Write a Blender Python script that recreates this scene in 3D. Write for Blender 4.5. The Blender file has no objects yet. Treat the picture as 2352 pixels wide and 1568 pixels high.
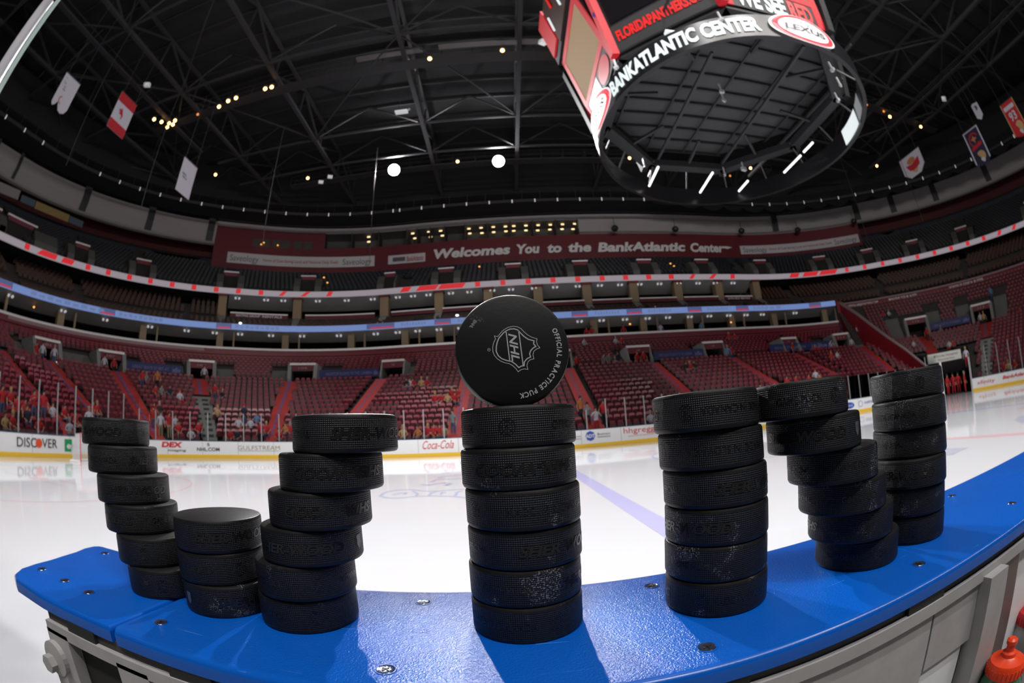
import bpy, bmesh, math, random
from math import sin, cos, pi, radians as rad, atan2, hypot, sqrt
from mathutils import Vector, Matrix
random.seed(7)
SC = bpy.context.scene
COL = SC.collection
# ------------------------------------------------------------------ camera
W_, H_ = 2352, 1568
FPX = 1019.11
CX, CY = W_/2 + 5.16, H_/2 + 41.75
PITCH, ROLL, YAW = 0.163228, -0.061134, 0.016748
CAM = Vector((0, -0.4062, 1.1995))
fwd = Vector((sin(YAW)*cos(PITCH), cos(YAW)*cos(PITCH), sin(PITCH)))
rgt0 = Vector((cos(YAW), -sin(YAW), 0)); up0 = rgt0.cross(fwd)
rgt = cos(ROLL)*rgt0 + sin(ROLL)*up0; upv = -sin(ROLL)*rgt0 + cos(ROLL)*up0
cd = bpy.data.cameras.new('camera'); cam = bpy.data.objects.new('camera', cd); COL.objects.link(cam)
cam.matrix_world = Matrix(((rgt.x, upv.x, -fwd.x, CAM.x), (rgt.y, upv.y, -fwd.y, CAM.y), (rgt.z, upv.z, -fwd.z, CAM.z), (0, 0, 0, 1)))
cd.type = 'PANO'; cd.panorama_type = 'FISHEYE_LENS_POLYNOMIAL'; cd.fisheye_fov = rad(230)
cd.sensor_fit = 'HORIZONTAL'; cd.sensor_width = 36; cd.sensor_height = 24; cd.lens = 15
cd.fisheye_polynomial_k0 = 0; cd.fisheye_polynomial_k1 = -(W_/36.0)/FPX
cd.fisheye_polynomial_k2 = 0; cd.fisheye_polynomial_k3 = 0; cd.fisheye_polynomial_k4 = 0
cd.shift_x = -5.16/W_; cd.shift_y = 41.75/H_
cd.clip_start = 0.01; cd.clip_end = 500
cd.dof.use_dof = True; cd.dof.focus_distance = 0.30; cd.dof.aperture_fstop = 13
SC.camera = cam
# ------------------------------------------------------------------ world, view
SC.view_settings.view_transform = 'Standard'; SC.view_settings.look = 'None'
SC.view_settings.exposure = 0.0; SC.view_settings.gamma = 1; SC.view_settings.use_curve_mapping = False
wd = bpy.data.worlds.new('world'); SC.world = wd; wd.use_nodes = True
wd.node_tree.nodes['Background'].inputs[0].default_value = (.5, .55, .7, 1)
wd.node_tree.nodes['Background'].inputs[1].default_value = 0.012
try:
    SC.cycles.use_denoising = True; SC.cycles.max_bounces = 6; SC.cycles.diffuse_bounces = 3
    SC.cycles.glossy_bounces = 4; SC.cycles.transparent_max_bounces = 12; SC.cycles.sample_clamp_indirect = 6
    SC.cycles.caustics_reflective = False; SC.cycles.caustics_refractive = False
except Exception: pass

def spot(name, loc, target, power, size=60, blend=.6, radius=.4, col=(1, .985, .985)):
    l = bpy.data.lights.new(name, 'SPOT'); l.energy = power; l.spot_size = rad(size); l.spot_blend = blend
    l.shadow_soft_size = radius; l.color = col
    o = bpy.data.objects.new(name, l); COL.objects.link(o); o.location = loc
    o.rotation_euler = (Vector(target)-Vector(loc)).to_track_quat('-Z', 'Y').to_euler()
    return o
KL = 0.49
# house floods over the rink, hung from the roof steel (most of them above or behind the photographer)
for i, x in enumerate((-22, -12, -2, 8, 18, 28, 38)):
    e = (.55, .8, 1.1, 1.15, 1, .85, .7)[i]
    spot('house_flood_light', (x, -7, 26), (x*.9, 13, 0), 16000*KL*e, 66, .75, .5)
for i, x in enumerate((-12, 2, 16, 30)):
    spot('house_flood_light', (x, 7, 29.5), (x, 17, 0), 15000*KL, 74, .8, .4)
# the two floods that face the camera from over the far stands
for px_, py_, tx in ((905, 390, -2), (1145, 370, 0)):
    x_, y_ = px_-CX, CY-py_; r_ = hypot(x_, y_); d_ = cos(r_/FPX)*fwd+sin(r_/FPX)*((x_/r_)*rgt+(y_/r_)*upv)
    p_ = CAM+d_*((29.2-CAM.z)/d_.z); p_ = p_+(Vector((0, 2, 0))-p_).normalized()*.6
    spot('far_flood_light', p_, (tx, 3, 0), 78000*KL, 56, .5, .42)
# added fill light that brightens the stands, no real fitting behind it
def area(name, loc, target, power, sx, sy, col=(1, .95, .9)):
    l = bpy.data.lights.new(name, 'AREA'); l.energy = power; l.shape = 'RECTANGLE'; l.size = sx; l.size_y = sy; l.color = col
    o = bpy.data.objects.new(name, l); COL.objects.link(o); o.location = loc
    o.rotation_euler = (Vector(target)-Vector(loc)).to_track_quat('-Z', 'Y').to_euler(); return o
area('stand_fill_light', (9, -12, 24), (9, 40, 12), 15000*KL, 34, 3)
# ------------------------------------------------------------------ materials
MATS = {}
def mat(name, col, rough=.6, metal=0, emit=None, es=1, spec=.5, bump=None, coat=0, noise=None):
    if name in MATS: return MATS[name]
    m = bpy.data.materials.new(name); m.use_nodes = True; MATS[name] = m
    nt = m.node_tree; b = nt.nodes['Principled BSDF']
    b.inputs['Base Color'].default_value = (*col, 1); b.inputs['Roughness'].default_value = rough
    b.inputs['Metallic'].default_value = metal; b.inputs['Specular IOR Level'].default_value = spec
    if coat: b.inputs['Coat Weight'].default_value = coat; b.inputs['Coat Roughness'].default_value = .15
    if emit: b.inputs['Emission Color'].default_value = (*emit, 1); b.inputs['Emission Strength'].default_value = es
    if noise:  # (scale, amount): gentle blotches of the thing's own colour
        n = nt.nodes.new('ShaderNodeTexNoise'); n.inputs['Scale'].default_value = noise[0]; n.inputs['Detail'].default_value = 4
        g = nt.nodes.new('ShaderNodeTexCoord'); nt.links.new(g.outputs['Object'], n.inputs['Vector'])
        mx = nt.nodes.new('ShaderNodeMix'); mx.data_type = 'RGBA'
        mx.inputs['A'].default_value = (*[c*(1-noise[1]) for c in col], 1); mx.inputs['B'].default_value = (*[min(1, c*(1+noise[1])) for c in col], 1)
        nt.links.new(n.outputs['Fac'], mx.inputs['Factor']); nt.links.new(mx.outputs['Result'], b.inputs['Base Color'])
    if bump:  # (scale, strength, distance)
        n = nt.nodes.new('ShaderNodeTexNoise'); n.inputs['Scale'].default_value = bump[0]; n.inputs['Detail'].default_value = 2
        g = nt.nodes.new('ShaderNodeTexCoord'); nt.links.new(g.outputs['Object'], n.inputs['Vector'])
        bp = nt.nodes.new('ShaderNodeBump'); bp.inputs['Strength'].default_value = bump[1]; bp.inputs['Distance'].default_value = bump[2]
        nt.links.new(n.outputs['Fac'], bp.inputs['Height']); nt.links.new(bp.outputs['Normal'], b.inputs['Normal'])
    return m
def N(nt, t, **k):
    n = nt.nodes.new(t)
    for a, v in k.items(): setattr(n, a, v)
    return n
def math_(nt, op, a, b=None, c=None):
    n = N(nt, 'ShaderNodeMath', operation=op)
    for i, v in enumerate((a, b, c)):
        if v is None: continue
        if isinstance(v, (int, float)): n.inputs[i].default_value = v
        else: nt.links.new(v, n.inputs[i])
    return n.outputs[0]
m_ice = mat('ice', (.66, .67, .70), .045, noise=(.35, .02)); m_ice.node_tree.nodes['Principled BSDF'].inputs['IOR'].default_value = 1.31
m_white = mat('board_white', (.78, .79, .80), .3)
m_yellow = mat('kick_yellow', (.80, .50, .03), .4)
m_navy = mat('cap_navy', (.02, .07, .16), .35)
m_black = mat('black_paint', (.012, .012, .013), .5)
m_alu = mat('aluminium', (.42, .41, .41), .38, .85, noise=(30, .15))
m_post = mat('post_grey', (.45, .45, .47), .4, .3)
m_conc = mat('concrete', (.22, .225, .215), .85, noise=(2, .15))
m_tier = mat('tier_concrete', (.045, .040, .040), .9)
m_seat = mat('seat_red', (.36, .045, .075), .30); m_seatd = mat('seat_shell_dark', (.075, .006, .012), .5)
m_seatn = mat('seat_navy', (.012, .016, .032), .55)
m_seatb = mat('seat_brown', (.055, .022, .012), .5)
m_maroon = mat('maroon', (.13, .010, .020), .6)
m_redwall = mat('red_wall', (.26, .006, .014), .5)
m_trimw = mat('trim_white', (.93, .89, .88), .4)
m_stair = mat('stair_red', (.42, .035, .03), .6)
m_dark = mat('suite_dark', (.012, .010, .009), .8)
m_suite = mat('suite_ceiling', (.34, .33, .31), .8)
m_tan = mat('column_tan', (.30, .22, .13), .7)
m_soffit = mat('soffit_grey', (.36, .335, .33), .8)
m_roof = mat('roof_deck', (.019, .019, .021), .9)
m_steel = mat('roof_steel', (.050, .050, .054), .55, .2)
m_steelk = mat('roof_steel_dark', (.028, .028, .030), .6)
m_lampw = mat('lamp_white', (.8, .8, .8), .5, emit=(.9, .95, 1), es=.9)
m_lampd = mat('lamp_housing', (.55, .55, .57), .4); m_lamph = mat('lamp_head_white', (.8, .8, .82), .4, emit=(.8, .8, .85), es=.35)
m_warm = mat('lamp_warm', (.9, .6, .2), .5, emit=(1, .50, .16), es=9)
m_warm2 = mat('press_lamp', (.9, .7, .4), .5, emit=(1, .70, .36), es=1.6)
m_flood = mat('flood_lens', (1, 1, 1), .3, emit=(1, .97, 1), es=400)
m_txtk = mat('print_black', (.02, .02, .022), .5)
m_txtr = mat('print_red', (.62, .02, .03), .5)
m_txtw = mat('print_white', (.75, .74, .76), .5)
m_txtb = mat('print_blue', (.03, .08, .42), .5)
m_txtg = mat('print_gold', (.25, .20, .11), .5)
m_grn = mat('print_green', (.01, .30, .10), .5)
m_orange = mat('print_orange', (.75, .08, .02), .5)
# ------------------------------------------------------------------ helpers
def tag(o, label=None, cat=None, group=None, kind=None):
    if label: o['label'] = label
    if cat: o['category'] = cat
    if group: o['group'] = group
    if kind: o['kind'] = kind
    return o
def empty(name, loc=(0, 0, 0), rz=0, **k):
    o = bpy.data.objects.new(name, None); COL.objects.link(o); o.location = loc; o.rotation_euler = (0, 0, rz); o.empty_display_size = .05
    return tag(o, **k)
class MB:
    def __init__(s): s.v = []; s.f = []; s.mi = []
    def add(s, vs, fs, mi=0):
        n = len(s.v); s.v += [tuple(v) for v in vs]; s.f += [tuple(i+n for i in f) for f in fs]; s.mi += [mi]*len(fs); return s
    def box(s, c, d, M=None, mi=0):
        x, y, z = d[0]/2, d[1]/2, d[2]/2; c = Vector(c)
        vs = [Vector((sx*x, sy*y, sz*z)) for sz in (-1, 1) for sy in (-1, 1) for sx in (-1, 1)]
        vs = [c + (M @ v if M else v) for v in vs]
        return s.add(vs, [(0, 2, 3, 1), (4, 5, 7, 6), (0, 1, 5, 4), (2, 6, 7, 3), (0, 4, 6, 2), (1, 3, 7, 5)], mi)
    def beam(s, a, b, w, h=None, mi=0):
        a, b = Vector(a), Vector(b); d = b-a; L = d.length
        if L < 1e-6: return s
        z = d.normalized(); t = Vector((0, 0, 1)) if abs(z.z) < .95 else Vector((1, 0, 0))
        x = t.cross(z).normalized(); y = z.cross(x)
        M = Matrix((x, y, z)).transposed()
        return s.box((a+b)/2, (w, h or w, L), M, mi)
    def tube(s, pts, r, n=8, mi=0, cap=True):
        rings = []
        for i, p in enumerate(pts):
            p = Vector(p); a = Vector(pts[max(0, i-1)]); b = Vector(pts[min(len(pts)-1, i+1)]); z = (b-a).normalized()
            t = Vector((0, 0, 1)) if abs(z.z) < .95 else Vector((1, 0, 0)); x = t.cross(z).normalized(); y = z.cross(x)
            rr = r[i] if isinstance(r, (list, tuple)) else r
            rings.append([p + x*rr*cos(2*pi*k/n) + y*rr*sin(2*pi*k/n) for k in range(n)])
        vs = [v for R in rings for v in R]; fs = []
        for i in range(len(pts)-1):
            for k in range(n): fs.append((i*n+k, i*n+(k+1) % n, (i+1)*n+(k+1) % n, (i+1)*n+k))
        if cap: fs += [tuple(range(n-1, -1, -1)), tuple((len(pts)-1)*n+k for k in range(n))]
        return s.add(vs, fs, mi)
    def lathe(s, prof, n=48, c=(0, 0, 0), M=None, mi=0):
        c = Vector(c); vs = []; fs = []
        for r, z in prof:
            for k in range(n):
                v = Vector((r*cos(2*pi*k/n), r*sin(2*pi*k/n), z)); vs.append(c + (M @ v if M else v))
        for i in range(len(prof)-1):
            for k in range(n): fs.append((i*n+k, i*n+(k+1) % n, (i+1)*n+(k+1) % n, (i+1)*n+k))
        fs += [tuple(range(n-1, -1, -1)), tuple((len(prof)-1)*n+k for k in range(n))]
        return s.add(vs, fs, mi)
    def quad(s, a, b, c, d, mi=0): return s.add([a, b, c, d], [(0, 1, 2, 3)], mi)
    def mesh(s, name, mats, smooth=False):
        me = bpy.data.meshes.new(name); me.from_pydata([tuple(v) for v in s.v], [], s.f)
        for m in (mats if isinstance(mats, (list, tuple)) else [mats]): me.materials.append(m)
        me.polygons.foreach_set('material_index', s.mi)
        if smooth:
            me.polygons.foreach_set('use_smooth', [True]*len(s.f))
            try: me.set_sharp_from_angle(angle=rad(35))
            except Exception: pass
        me.update(); return me
    def build(s, name, mats, parent=None, smooth=False, **k):
        o = bpy.data.objects.new(name, s.mesh(name, mats, smooth)); COL.objects.link(o)
        if parent: o.parent = parent
        return tag(o, **k)
def link(name, me, parent=None, loc=None, M=None, **k):
    o = bpy.data.objects.new(name, me); COL.objects.link(o)
    if parent: o.parent = parent
    if M is not None: o.matrix_local = M
    elif loc is not None: o.location = loc
    return tag(o, **k)
TXC = {}
def text_geo(t, bold=0.0, shear=0.0, sx=1.0, res=3):
    """unit-cap-height outline text, centred; returns verts, faces, width"""
    key = (t, bold, shear, sx, res)
    if key in TXC: return TXC[key]
    c = bpy.data.curves.new('t', 'FONT'); c.body = t; c.size = 1; c.offset = bold; c.shear = shear; c.resolution_u = res; c.fill_mode = 'FRONT'
    o = bpy.data.objects.new('t', c); COL.objects.link(o); bpy.context.view_layer.update()
    me = bpy.data.meshes.new_from_object(o.evaluated_get(bpy.context.evaluated_depsgraph_get()))
    vs = [Vector(v.co) for v in me.vertices]; fs = [tuple(p.vertices) for p in me.polygons]
    bpy.data.objects.remove(o); bpy.data.curves.remove(c); bpy.data.meshes.remove(me)
    x0 = min(v.x for v in vs); x1 = max(v.x for v in vs)
    H = .70
    vs = [(((v.x-(x0+x1)/2)/H)*sx, v.y/H-.5) for v in vs]
    TXC[key] = (vs, fs, (x1-x0)/H*sx); return TXC[key]
# rink plan: rounded rectangle, s runs along the boards (left end -> far side -> right end), D outwards
X0 = 1.632; XL, XR, YF, RR = X0-23.0, X0+37.95, 25.91, 8.53
L1 = YF-2*RR; LC = pi/2*RR; L2 = XR-XL-2*RR
SA, SB, SCc, SD = L1, L1+LC, L1+LC+L2, L1+LC+L2+LC
S_MIN, S_MAX = -LC, SD+L1+LC
def base(s):
    if s < 0: t = -s/RR; return Vector((XL+RR-RR*cos(t), RR-RR*sin(t), 0)), Vector((-cos(t), -sin(t), 0))
    if s < SA: return Vector((XL, RR+s, 0)), Vector((-1, 0, 0))
    if s < SB: t = (s-SA)/RR; return Vector((XL+RR-RR*cos(t), YF-RR+RR*sin(t), 0)), Vector((-cos(t), sin(t), 0))
    if s < SCc: return Vector((XL+RR+s-SB, YF, 0)), Vector((0, 1, 0))
    if s < SD: t = (s-SCc)/RR; return Vector((XR-RR+RR*sin(t), YF-RR+RR*cos(t), 0)), Vector((sin(t), cos(t), 0))
    if s < SD+L1: return Vector((XR, YF-RR-(s-SD), 0)), Vector((1, 0, 0))
    t = (s-SD-L1)/RR; return Vector((XR-RR+RR*cos(t), RR-RR*sin(t), 0)), Vector((cos(t), -sin(t), 0))
def lerp(x, xs, ys):
    if x <= xs[0]: return ys[0]
    for i in range(1, len(xs)):
        if x <= xs[i]: return ys[i-1]+(ys[i]-ys[i-1])*(x-xs[i-1])/(xs[i]-xs[i-1])
    return ys[-1]
def zs(s, z):   # the upper levels of the building dip slightly towards the ends
    k = lerp(s, (0, 9, 17, 72, 82), (.95, .96, 1, 1, .95))
    return z*(1+(k-1)*max(0, min(1, (z-3)/6)))
def P(s, D, z):
    b, n = base(s); v = b+n*D; v.z = zs(s, z); return v
def tang(s):
    b, n = base(s); return Vector((n.y, -n.x, 0))
def samples(s0, s1, step=1.2):
    out = [s0]; cuts = [c for c in (0, SA, SB, SCc, SD, SD+L1) if s0+1e-4 < c < s1-1e-4]+[s1]; a = s0
    for c in cuts:
        m = (a+c)/2; corner = m < 0 or SA < m < SB or SCc < m < SD or m > SD+L1
        n = max(1, int(math.ceil((c-a)/(min(step, .45) if corner else step*3))))
        out += [a+(c-a)*i/n for i in range(1, n+1)]; a = c
    return out
def strip(mb, s0, s1, prof, step=1.2, mi=0, closed=False):
    ss = samples(s0, s1, step); m = len(prof); vs = []; fs = []
    for s in ss: vs += [P(s, D, z) for D, z in prof]
    mm = m if closed else m-1
    for i in range(len(ss)-1):
        for k in range(mm): fs.append((i*m+k, (i+1)*m+k, (i+1)*m+(k+1) % m, i*m+(k+1) % m))
    if closed: fs += [tuple(range(m)), tuple((len(ss)-1)*m+k for k in range(m-1, -1, -1))]
    mb.add(vs, fs, mi); return mb
def ring_text(mb, t, s0, s1, D, zc, h, bold=0, shear=0, mi=0, flip=False):
    vs, fs, w = text_geo(t, bold, shear); k = (s1-s0)/w; sc = (s0+s1)/2
    out = [P(sc + x*k, D-.012, zc+y*h) for x, y in vs]
    mb.add(out, fs, mi)
# pixel -> direction helper, for laying things out in the hall
def ray(px, py):
    x, y = px-CX, CY-py; r = hypot(x, y)+1e-9; th = r/FPX
    return cos(th)*fwd + sin(th)*((x/r)*rgt + (y/r)*upv)
def ground(px, py, z=0):
    d = ray(px, py); return CAM + d*((z-CAM.z)/d.z)
def sdf(x, y):
    cx, cy = (XL+XR)/2, YF/2; dx = abs(x-cx)-((XR-XL)/2-RR); dy = abs(y-cy)-(YF/2-RR)
    return hypot(max(dx, 0), max(dy, 0))+min(max(dx, dy), 0)-RR
def s_of(x, y):
    if x < XL+RR and y < RR: return -atan2(RR-y, XL+RR-x)*RR
    if x < XL+RR and y <= YF-RR: return y-RR
    if x < XL+RR: return SA+atan2(y-(YF-RR), XL+RR-x)*RR
    if x <= XR-RR: return SB+(x-XL-RR)
    if y >= YF-RR: return SCc+atan2(x-(XR-RR), y-(YF-RR))*RR
    return SD+(YF-RR-y)
def at(px, py, D):
    """the point seen at a pixel on the bowl surface D metres outside the boards -> s, z"""
    d = ray(px, py); h = hypot(d.x, d.y); lo, hi = 5., 150.
    for _ in range(40):
        m = (lo+hi)/2
        if sdf(CAM.x+d.x/h*m, CAM.y+d.y/h*m) < D: lo = m
        else: hi = m
    return s_of(CAM.x+d.x/h*lo, CAM.y+d.y/h*lo), CAM.z+lo*d.z/h
# ================================================================== ICE
RX0, RX1 = XL+RR, XR-RR
def rink_outline(off=0, n=24):
    pts = []
    for cx, cy, a0 in ((XL+RR, RR, pi), (XR-RR, RR, 1.5*pi), (XR-RR, YF-RR, 0), (XL+RR, YF-RR, .5*pi)):
        for i in range(n+1):
            a = a0+(pi/2)*i/n; pts.append((cx+(RR+off)*cos(a), cy+(RR+off)*sin(a)))
    return pts
mb = MB(); o = rink_outline(.1); mb.add([(x, y, 0) for x, y in o], [tuple(range(len(o)))])
tag(mb.build('floor', m_ice), kind='structure')
mb = MB(); mb.quad((-70, -40, -.05), (90, -40, -.05), (90, 90, -.05), (-70, 90, -.05))
tag(mb.build('floor_concourse', m_conc), kind='structure')
m_lblue = mat('ice_line_blue', (.50, .50, .76), .07); m_lred = mat('ice_line_red', (.76, .50, .54), .07); m_lgb = mat('ice_logo_blue', (.46, .52, .72), .07); m_lgray = mat('ice_logo_grey', (.52, .54, .64), .07)
for m in (m_lblue, m_lred, m_lgb, m_lgray): m.node_tree.nodes['Principled BSDF'].inputs['IOR'].default_value = 1.31
def disc_ring(mb, cx, cy, r0, r1, a0=0, a1=2*pi, n=72, z=.002):
    vs = []; fs = []
    for i in range(n+1):
        a = a0+(a1-a0)*i/n; vs += [(cx+r0*cos(a), cy+r0*sin(a), z), (cx+r1*cos(a), cy+r1*sin(a), z)]
    for i in range(n): fs.append((2*i, 2*i+1, 2*i+3, 2*i+2))
    mb.add(vs, fs)
def rect(mb, x0, y0, x1, y1, z=.002): mb.quad((x0, y0, z), (x1, y0, z), (x1, y1, z), (x0, y1, z))
YM = YF/2; XC = X0+7.47; GL = X0-19.66; GR = XC+(XC-GL)
mb = MB()
rect(mb, X0-.152, 0, X0+.152, YF); rect(mb, X0+15.09-.3, 0, X0+15.09, YF)
disc_ring(mb, XC, YM, 4.52, 4.60)
tag(mb.build('floor_blue_lines', m_lblue), kind='structure')
mb = MB()
rect(mb, XC-.152, 0, XC+.152, YF); rect(mb, GL-.03, 1.6, GL+.03, YF-1.6); rect(mb, GR-.03, 1.6, GR+.03, YF-1.6)
for gx, sg in ((GL, 1), (GR, -1)):
    for yy in (YM-6.706, YM+6.706):
        cx = gx+sg*6.1; disc_ring(mb, cx, yy, 4.545, 4.60); disc_ring(mb, cx, yy, 0, .305, n=32)
        for a in (-1, 1):
            for b in (-1, 1):
                rect(mb, cx+a*.9-.03, yy+b*4.57, cx+a*.9+.03, yy+b*5.2)
                rect(mb, cx+a*1.2-.6, yy+b*.3-.025, cx+a*1.2+.6, yy+b*.3+.025)
    disc_ring(mb, gx, YM, 1.80, 1.86, -pi/2 if sg > 0 else pi/2, pi/2 if sg > 0 else 1.5*pi, 32)
for xx in (X0+1.67, XC*2-X0-1.67):
    for yy in (YM-6.706, YM+6.706): disc_ring(mb, xx, yy, .24, .305, n=40); rect(mb, xx-.2, yy-.12, xx+.2, yy+.12)
disc_ring(mb, XC, YF, 3.0, 3.06, pi, 2*pi, 40)
tag(mb.build('floor_red_lines', m_lred), kind='structure')
def ice_stroke(mb, pts, w=.05):
    g = [ground(x, y, .003) for x, y in pts]
    for i in range(len(g)-1):
        a, b = g[i], g[i+1]; d = (b-a).normalized(); n = Vector((-d.y, d.x, 0))*w/2
        mb.quad(a-n, b-n, b+n, a+n)
mb = MB()
ice_stroke(mb, [(873, 1139), (880, 1133), (892, 1128), (915, 1124.5), (945, 1124), (970, 1127), (1000, 1127.5), (1040, 1124.5), (1090, 1121)], .07)
ice_stroke(mb, [(873, 1139), (890, 1143), (920, 1143), (955, 1139), (1000, 1138.5), (1040, 1139), (1095, 1146)], .07)
ice_stroke(mb, [(902, 1136), (920, 1132), (935, 1131), (928, 1135)], .06); ice_stroke(mb, [(948, 1127), (960, 1134), (955, 1139)], .06)
ice_stroke(mb, [(985, 1138), (990, 1132), (1003, 1128)], .07); ice_stroke(mb, [(1012, 1136), (1016, 1130), (1025, 1131)], .05); ice_stroke(mb, [(1046, 1138), (1050, 1130), (1062, 1126)], .07)
ice_stroke(mb, [(967, 1112), (985, 1114), (1003, 1110), (1020, 1108), (1036, 1110), (1027, 1114), (1021, 1113)], .11)
ice_stroke(mb, [(990, 1107), (1000, 1102), (1015, 1100), (1035, 1100), (1060, 1098)], .12)
ice_stroke(mb, [(1005, 1098), (1020, 1094), (1040, 1092), (1062, 1090)], .12); ice_stroke(mb, [(1015, 1087), (1035, 1084), (1060, 1082)], .14)
tag(mb.build('floor_centre_logo', m_lgb), kind='structure')
mb = MB()
mb.add([ground(*q, .003) for q in ((2150, 1030), (2226, 1027.5), (2205, 1035), (2190, 1043), (2160, 1046))], [(0, 1, 2, 3, 4)])
mb.add([ground(*q, .003) for q in ((2328, 965), (2340, 956), (2375, 948), (2380, 965), (2345, 971))], [(0, 1, 2, 3, 4)])
tag(mb.build('floor_grey_logo', m_lgray), kind='structure')
# ================================================================== RINK BOARDS
br = empty('rink_boards', label='long white rink boards with yellow kick strip and printed adverts around the ice', cat='rink boards')
S0B, S1B = -LC+.1, SD+L1+LC-.1
TUN = (71.6, 74.35)      # the ice-resurfacer gate stands open here
def board_seg(a, b):
    strip(mbw, a, b, [(0, .20), (0, 1.03), (.02, 1.05), (.10, 1.05), (.12, 1.03), (.12, .0), (.01, .0)], .8)
    strip(mby, a, b, [(-.004, .0), (-.012, .02), (-.012, .19), (-.001, .205)], .8)
    strip(mbn, a, b, [(-.006, 1.04), (-.006, 1.068), (.126, 1.068), (.126, 1.04)], .8)
mbw, mby, mbn = MB(), MB(), MB()
board_seg(S0B, TUN[0]); board_seg(TUN[1]+.3, S1B)
mbw.build('board_panel', m_white, br); mby.build('kick_strip', m_yellow, br); mbn.build('cap_rail', m_navy, br)
for i in range(44):
    s = -12+i*2.44
    if TUN[0]-.2 < s < TUN[1]+.5: continue
    mb = MB(); strip(mb, s-.012, s+.012, [(-.003, .2), (-.003, 1.04)]); mb.build('panel_seam', mat('seam', (.35, .34, .36), .5), br)
mb = MB()   # second near-side run, left and right of the bench
AD = []
def ad(t, s0, s1, zc, h, m, bold=.02, shear=0):
    b = MB(); ring_text(b, t, s0, s1, -.008, zc, h, bold, shear); b.build('advert_lettering', m, br)
def ad_disc(s, z, r, m, n=32, rx=1):
    b = MB(); b.add([P(s+rx*r*cos(2*pi*k/n), -.018, z+r*sin(2*pi*k/n)) for k in range(n)], [tuple(range(n))]); b.build('advert_emblem', m, br)
ad('n', -.25, .12, .66, .34, m_txtk, .02)
ad('DISC', 1.70, 2.90, .66, .42, m_txtk, .004); ad_disc(3.05, .64, .21, m_orange); ad('VER', 3.24, 4.22, .66, .42, m_txtk, .004)
b = MB(); strip(b, 4.72, 5.22, [(-.01, .30), (-.01, .90)]); b.build('advert_emblem', m_grn, br)
ad('e', 4.86, 5.12, .60, .30, m_txtw, .03); ad('nt', 5.22, 5.62, .60, .30, m_txtk, .0)
ad('DEX', 11.95, 13.45, .80, .30, m_txtr, .05, .15); ad('imaging', 12.4, 13.7, .46, .12, m_txtk, .01, .2)
ad('NHL.COM', 14.45, 16.0, .54, .22, m_txtk, .02); ad('S', 15.15, 15.33, .84, .18, m_txtk, .02)
ad('GULFSTREAM', 17.25, 20.15, .66, .27, m_txtg, -.006)
b = MB(); strip(b, 17.3, 20.1, [(-.008, .44), (-.008, .465)]); b.build('advert_rule', m_txtg, br)
ad('Coca-Cola', 29.75, 31.65, .70, .50, m_txtr, .0, .45)
ad('ADT', 39.50, 40.05, .66, .20, m_txtw, .03); ad_disc(39.78, .66, .30, m_txtb, 8)
ad('Business', 40.22, 41.0, .74, .12, m_txtk, .0); ad('Solutions', 40.22, 41.0, .58, .12, m_txtk, .0)
ad('Business', 38.6, 39.2, .70, .10, m_txtk, .0); ad('Solutions', 38.6, 39.2, .55, .10, m_txtk, .0)
ad('hhgregg', 41.85, 43.85, .80, .34, m_txtr, .0); ad('appliances & electronics', 42.1, 43.8, .46, .06, m_txtr, .0)
ad_disc(60.15, .62, .24, m_txtb, 32, 2.3); ad('Ford', 59.8, 60.5, .62, .18, m_txtw, .0, .3)
ad('CUSTOMERS', 61.9, 63.6, .66, .16, m_txtb, .02)
b = MB(); n = 28
for k in range(n):
    a0, a1 = 2*pi*k/n, 2*pi*(k+1)/n
    b.quad(*[P(61.45+r*cos(a)*1.1, -.012, .62+r*sin(a)) for r, a in ((.19, a0), (.24, a0), (.24, a1), (.19, a1))])
b.build('advert_emblem', mat('print_violet', (.35, .3, .6), .5), br)
ad('xfinity', 75.1, 76.9, .62, .30, m_txtr, .0); ad('BankAtlantic', 77.7, 80.8, .66, .26, m_txtr, .03, .2)
# gate jambs
for nm, s in (('left', TUN[0]), ('right', TUN[1]+.15)):
    g = MB(); strip(g, s, s+.16, [(0, 0), (0, 2.9), (.22, 2.9), (.22, 0)], closed=True)
    tag(g.build('gate_post', m_trimw if nm == 'left' else m_post), 'tall white padded post at the %s side of the open rink gate' % nm, 'gate post')
# ================================================================== GLASS PANELS
gm = bpy.data.materials.new('clear_glass'); gm.use_nodes = True; nt = gm.node_tree; nt.nodes.clear()
out = N(nt, 'ShaderNodeOutputMaterial'); mx = N(nt, 'ShaderNodeMixShader'); tr = N(nt, 'ShaderNodeBsdfTransparent'); gl = N(nt, 'ShaderNodeBsdfGlossy'); fr = N(nt, 'ShaderNodeFresnel')
fr.inputs['IOR'].default_value = 1.45; gl.inputs['Roughness'].default_value = .03; tr.inputs[0].default_value = (.93, .95, .95, 1)
nt.links.new(fr.outputs[0], mx.inputs[0]); nt.links.new(tr.outputs[0], mx.inputs[1]); nt.links.new(gl.outputs[0], mx.inputs[2]); nt.links.new(mx.outputs[0], out.inputs[0])
m_glass = gm
def gpanel_mesh(w, h):
    a = MB(); a.box((0, 0, h/2), (w-.05, .012, h)); b = MB()
    b.box((0, 0, h/2), (.05, .07, h)); b.box((0, -.03, h/2), (.02, .02, h)); b.box((0, 0, h+.01), (.06, .08, .03))
    return a.mesh('pane', m_glass), b.mesh('post', m_post)
GP = {}
def gpanel(s, w, h, label, group):
    k = (round(w, 2), h)
    if k not in GP: GP[k] = gpanel_mesh(w, h)
    bs, n = base(s); t = tang(s); loc = bs+n*.06; loc.z = 1.068
    r = empty('glass_panel', loc, atan2(t.y, t.x), label=label, cat='glass panel', group=group)
    link('pane', GP[k][0], r); link('post', GP[k][1], r, loc=(-w/2, 0, 0))
s = -11.6
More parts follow.
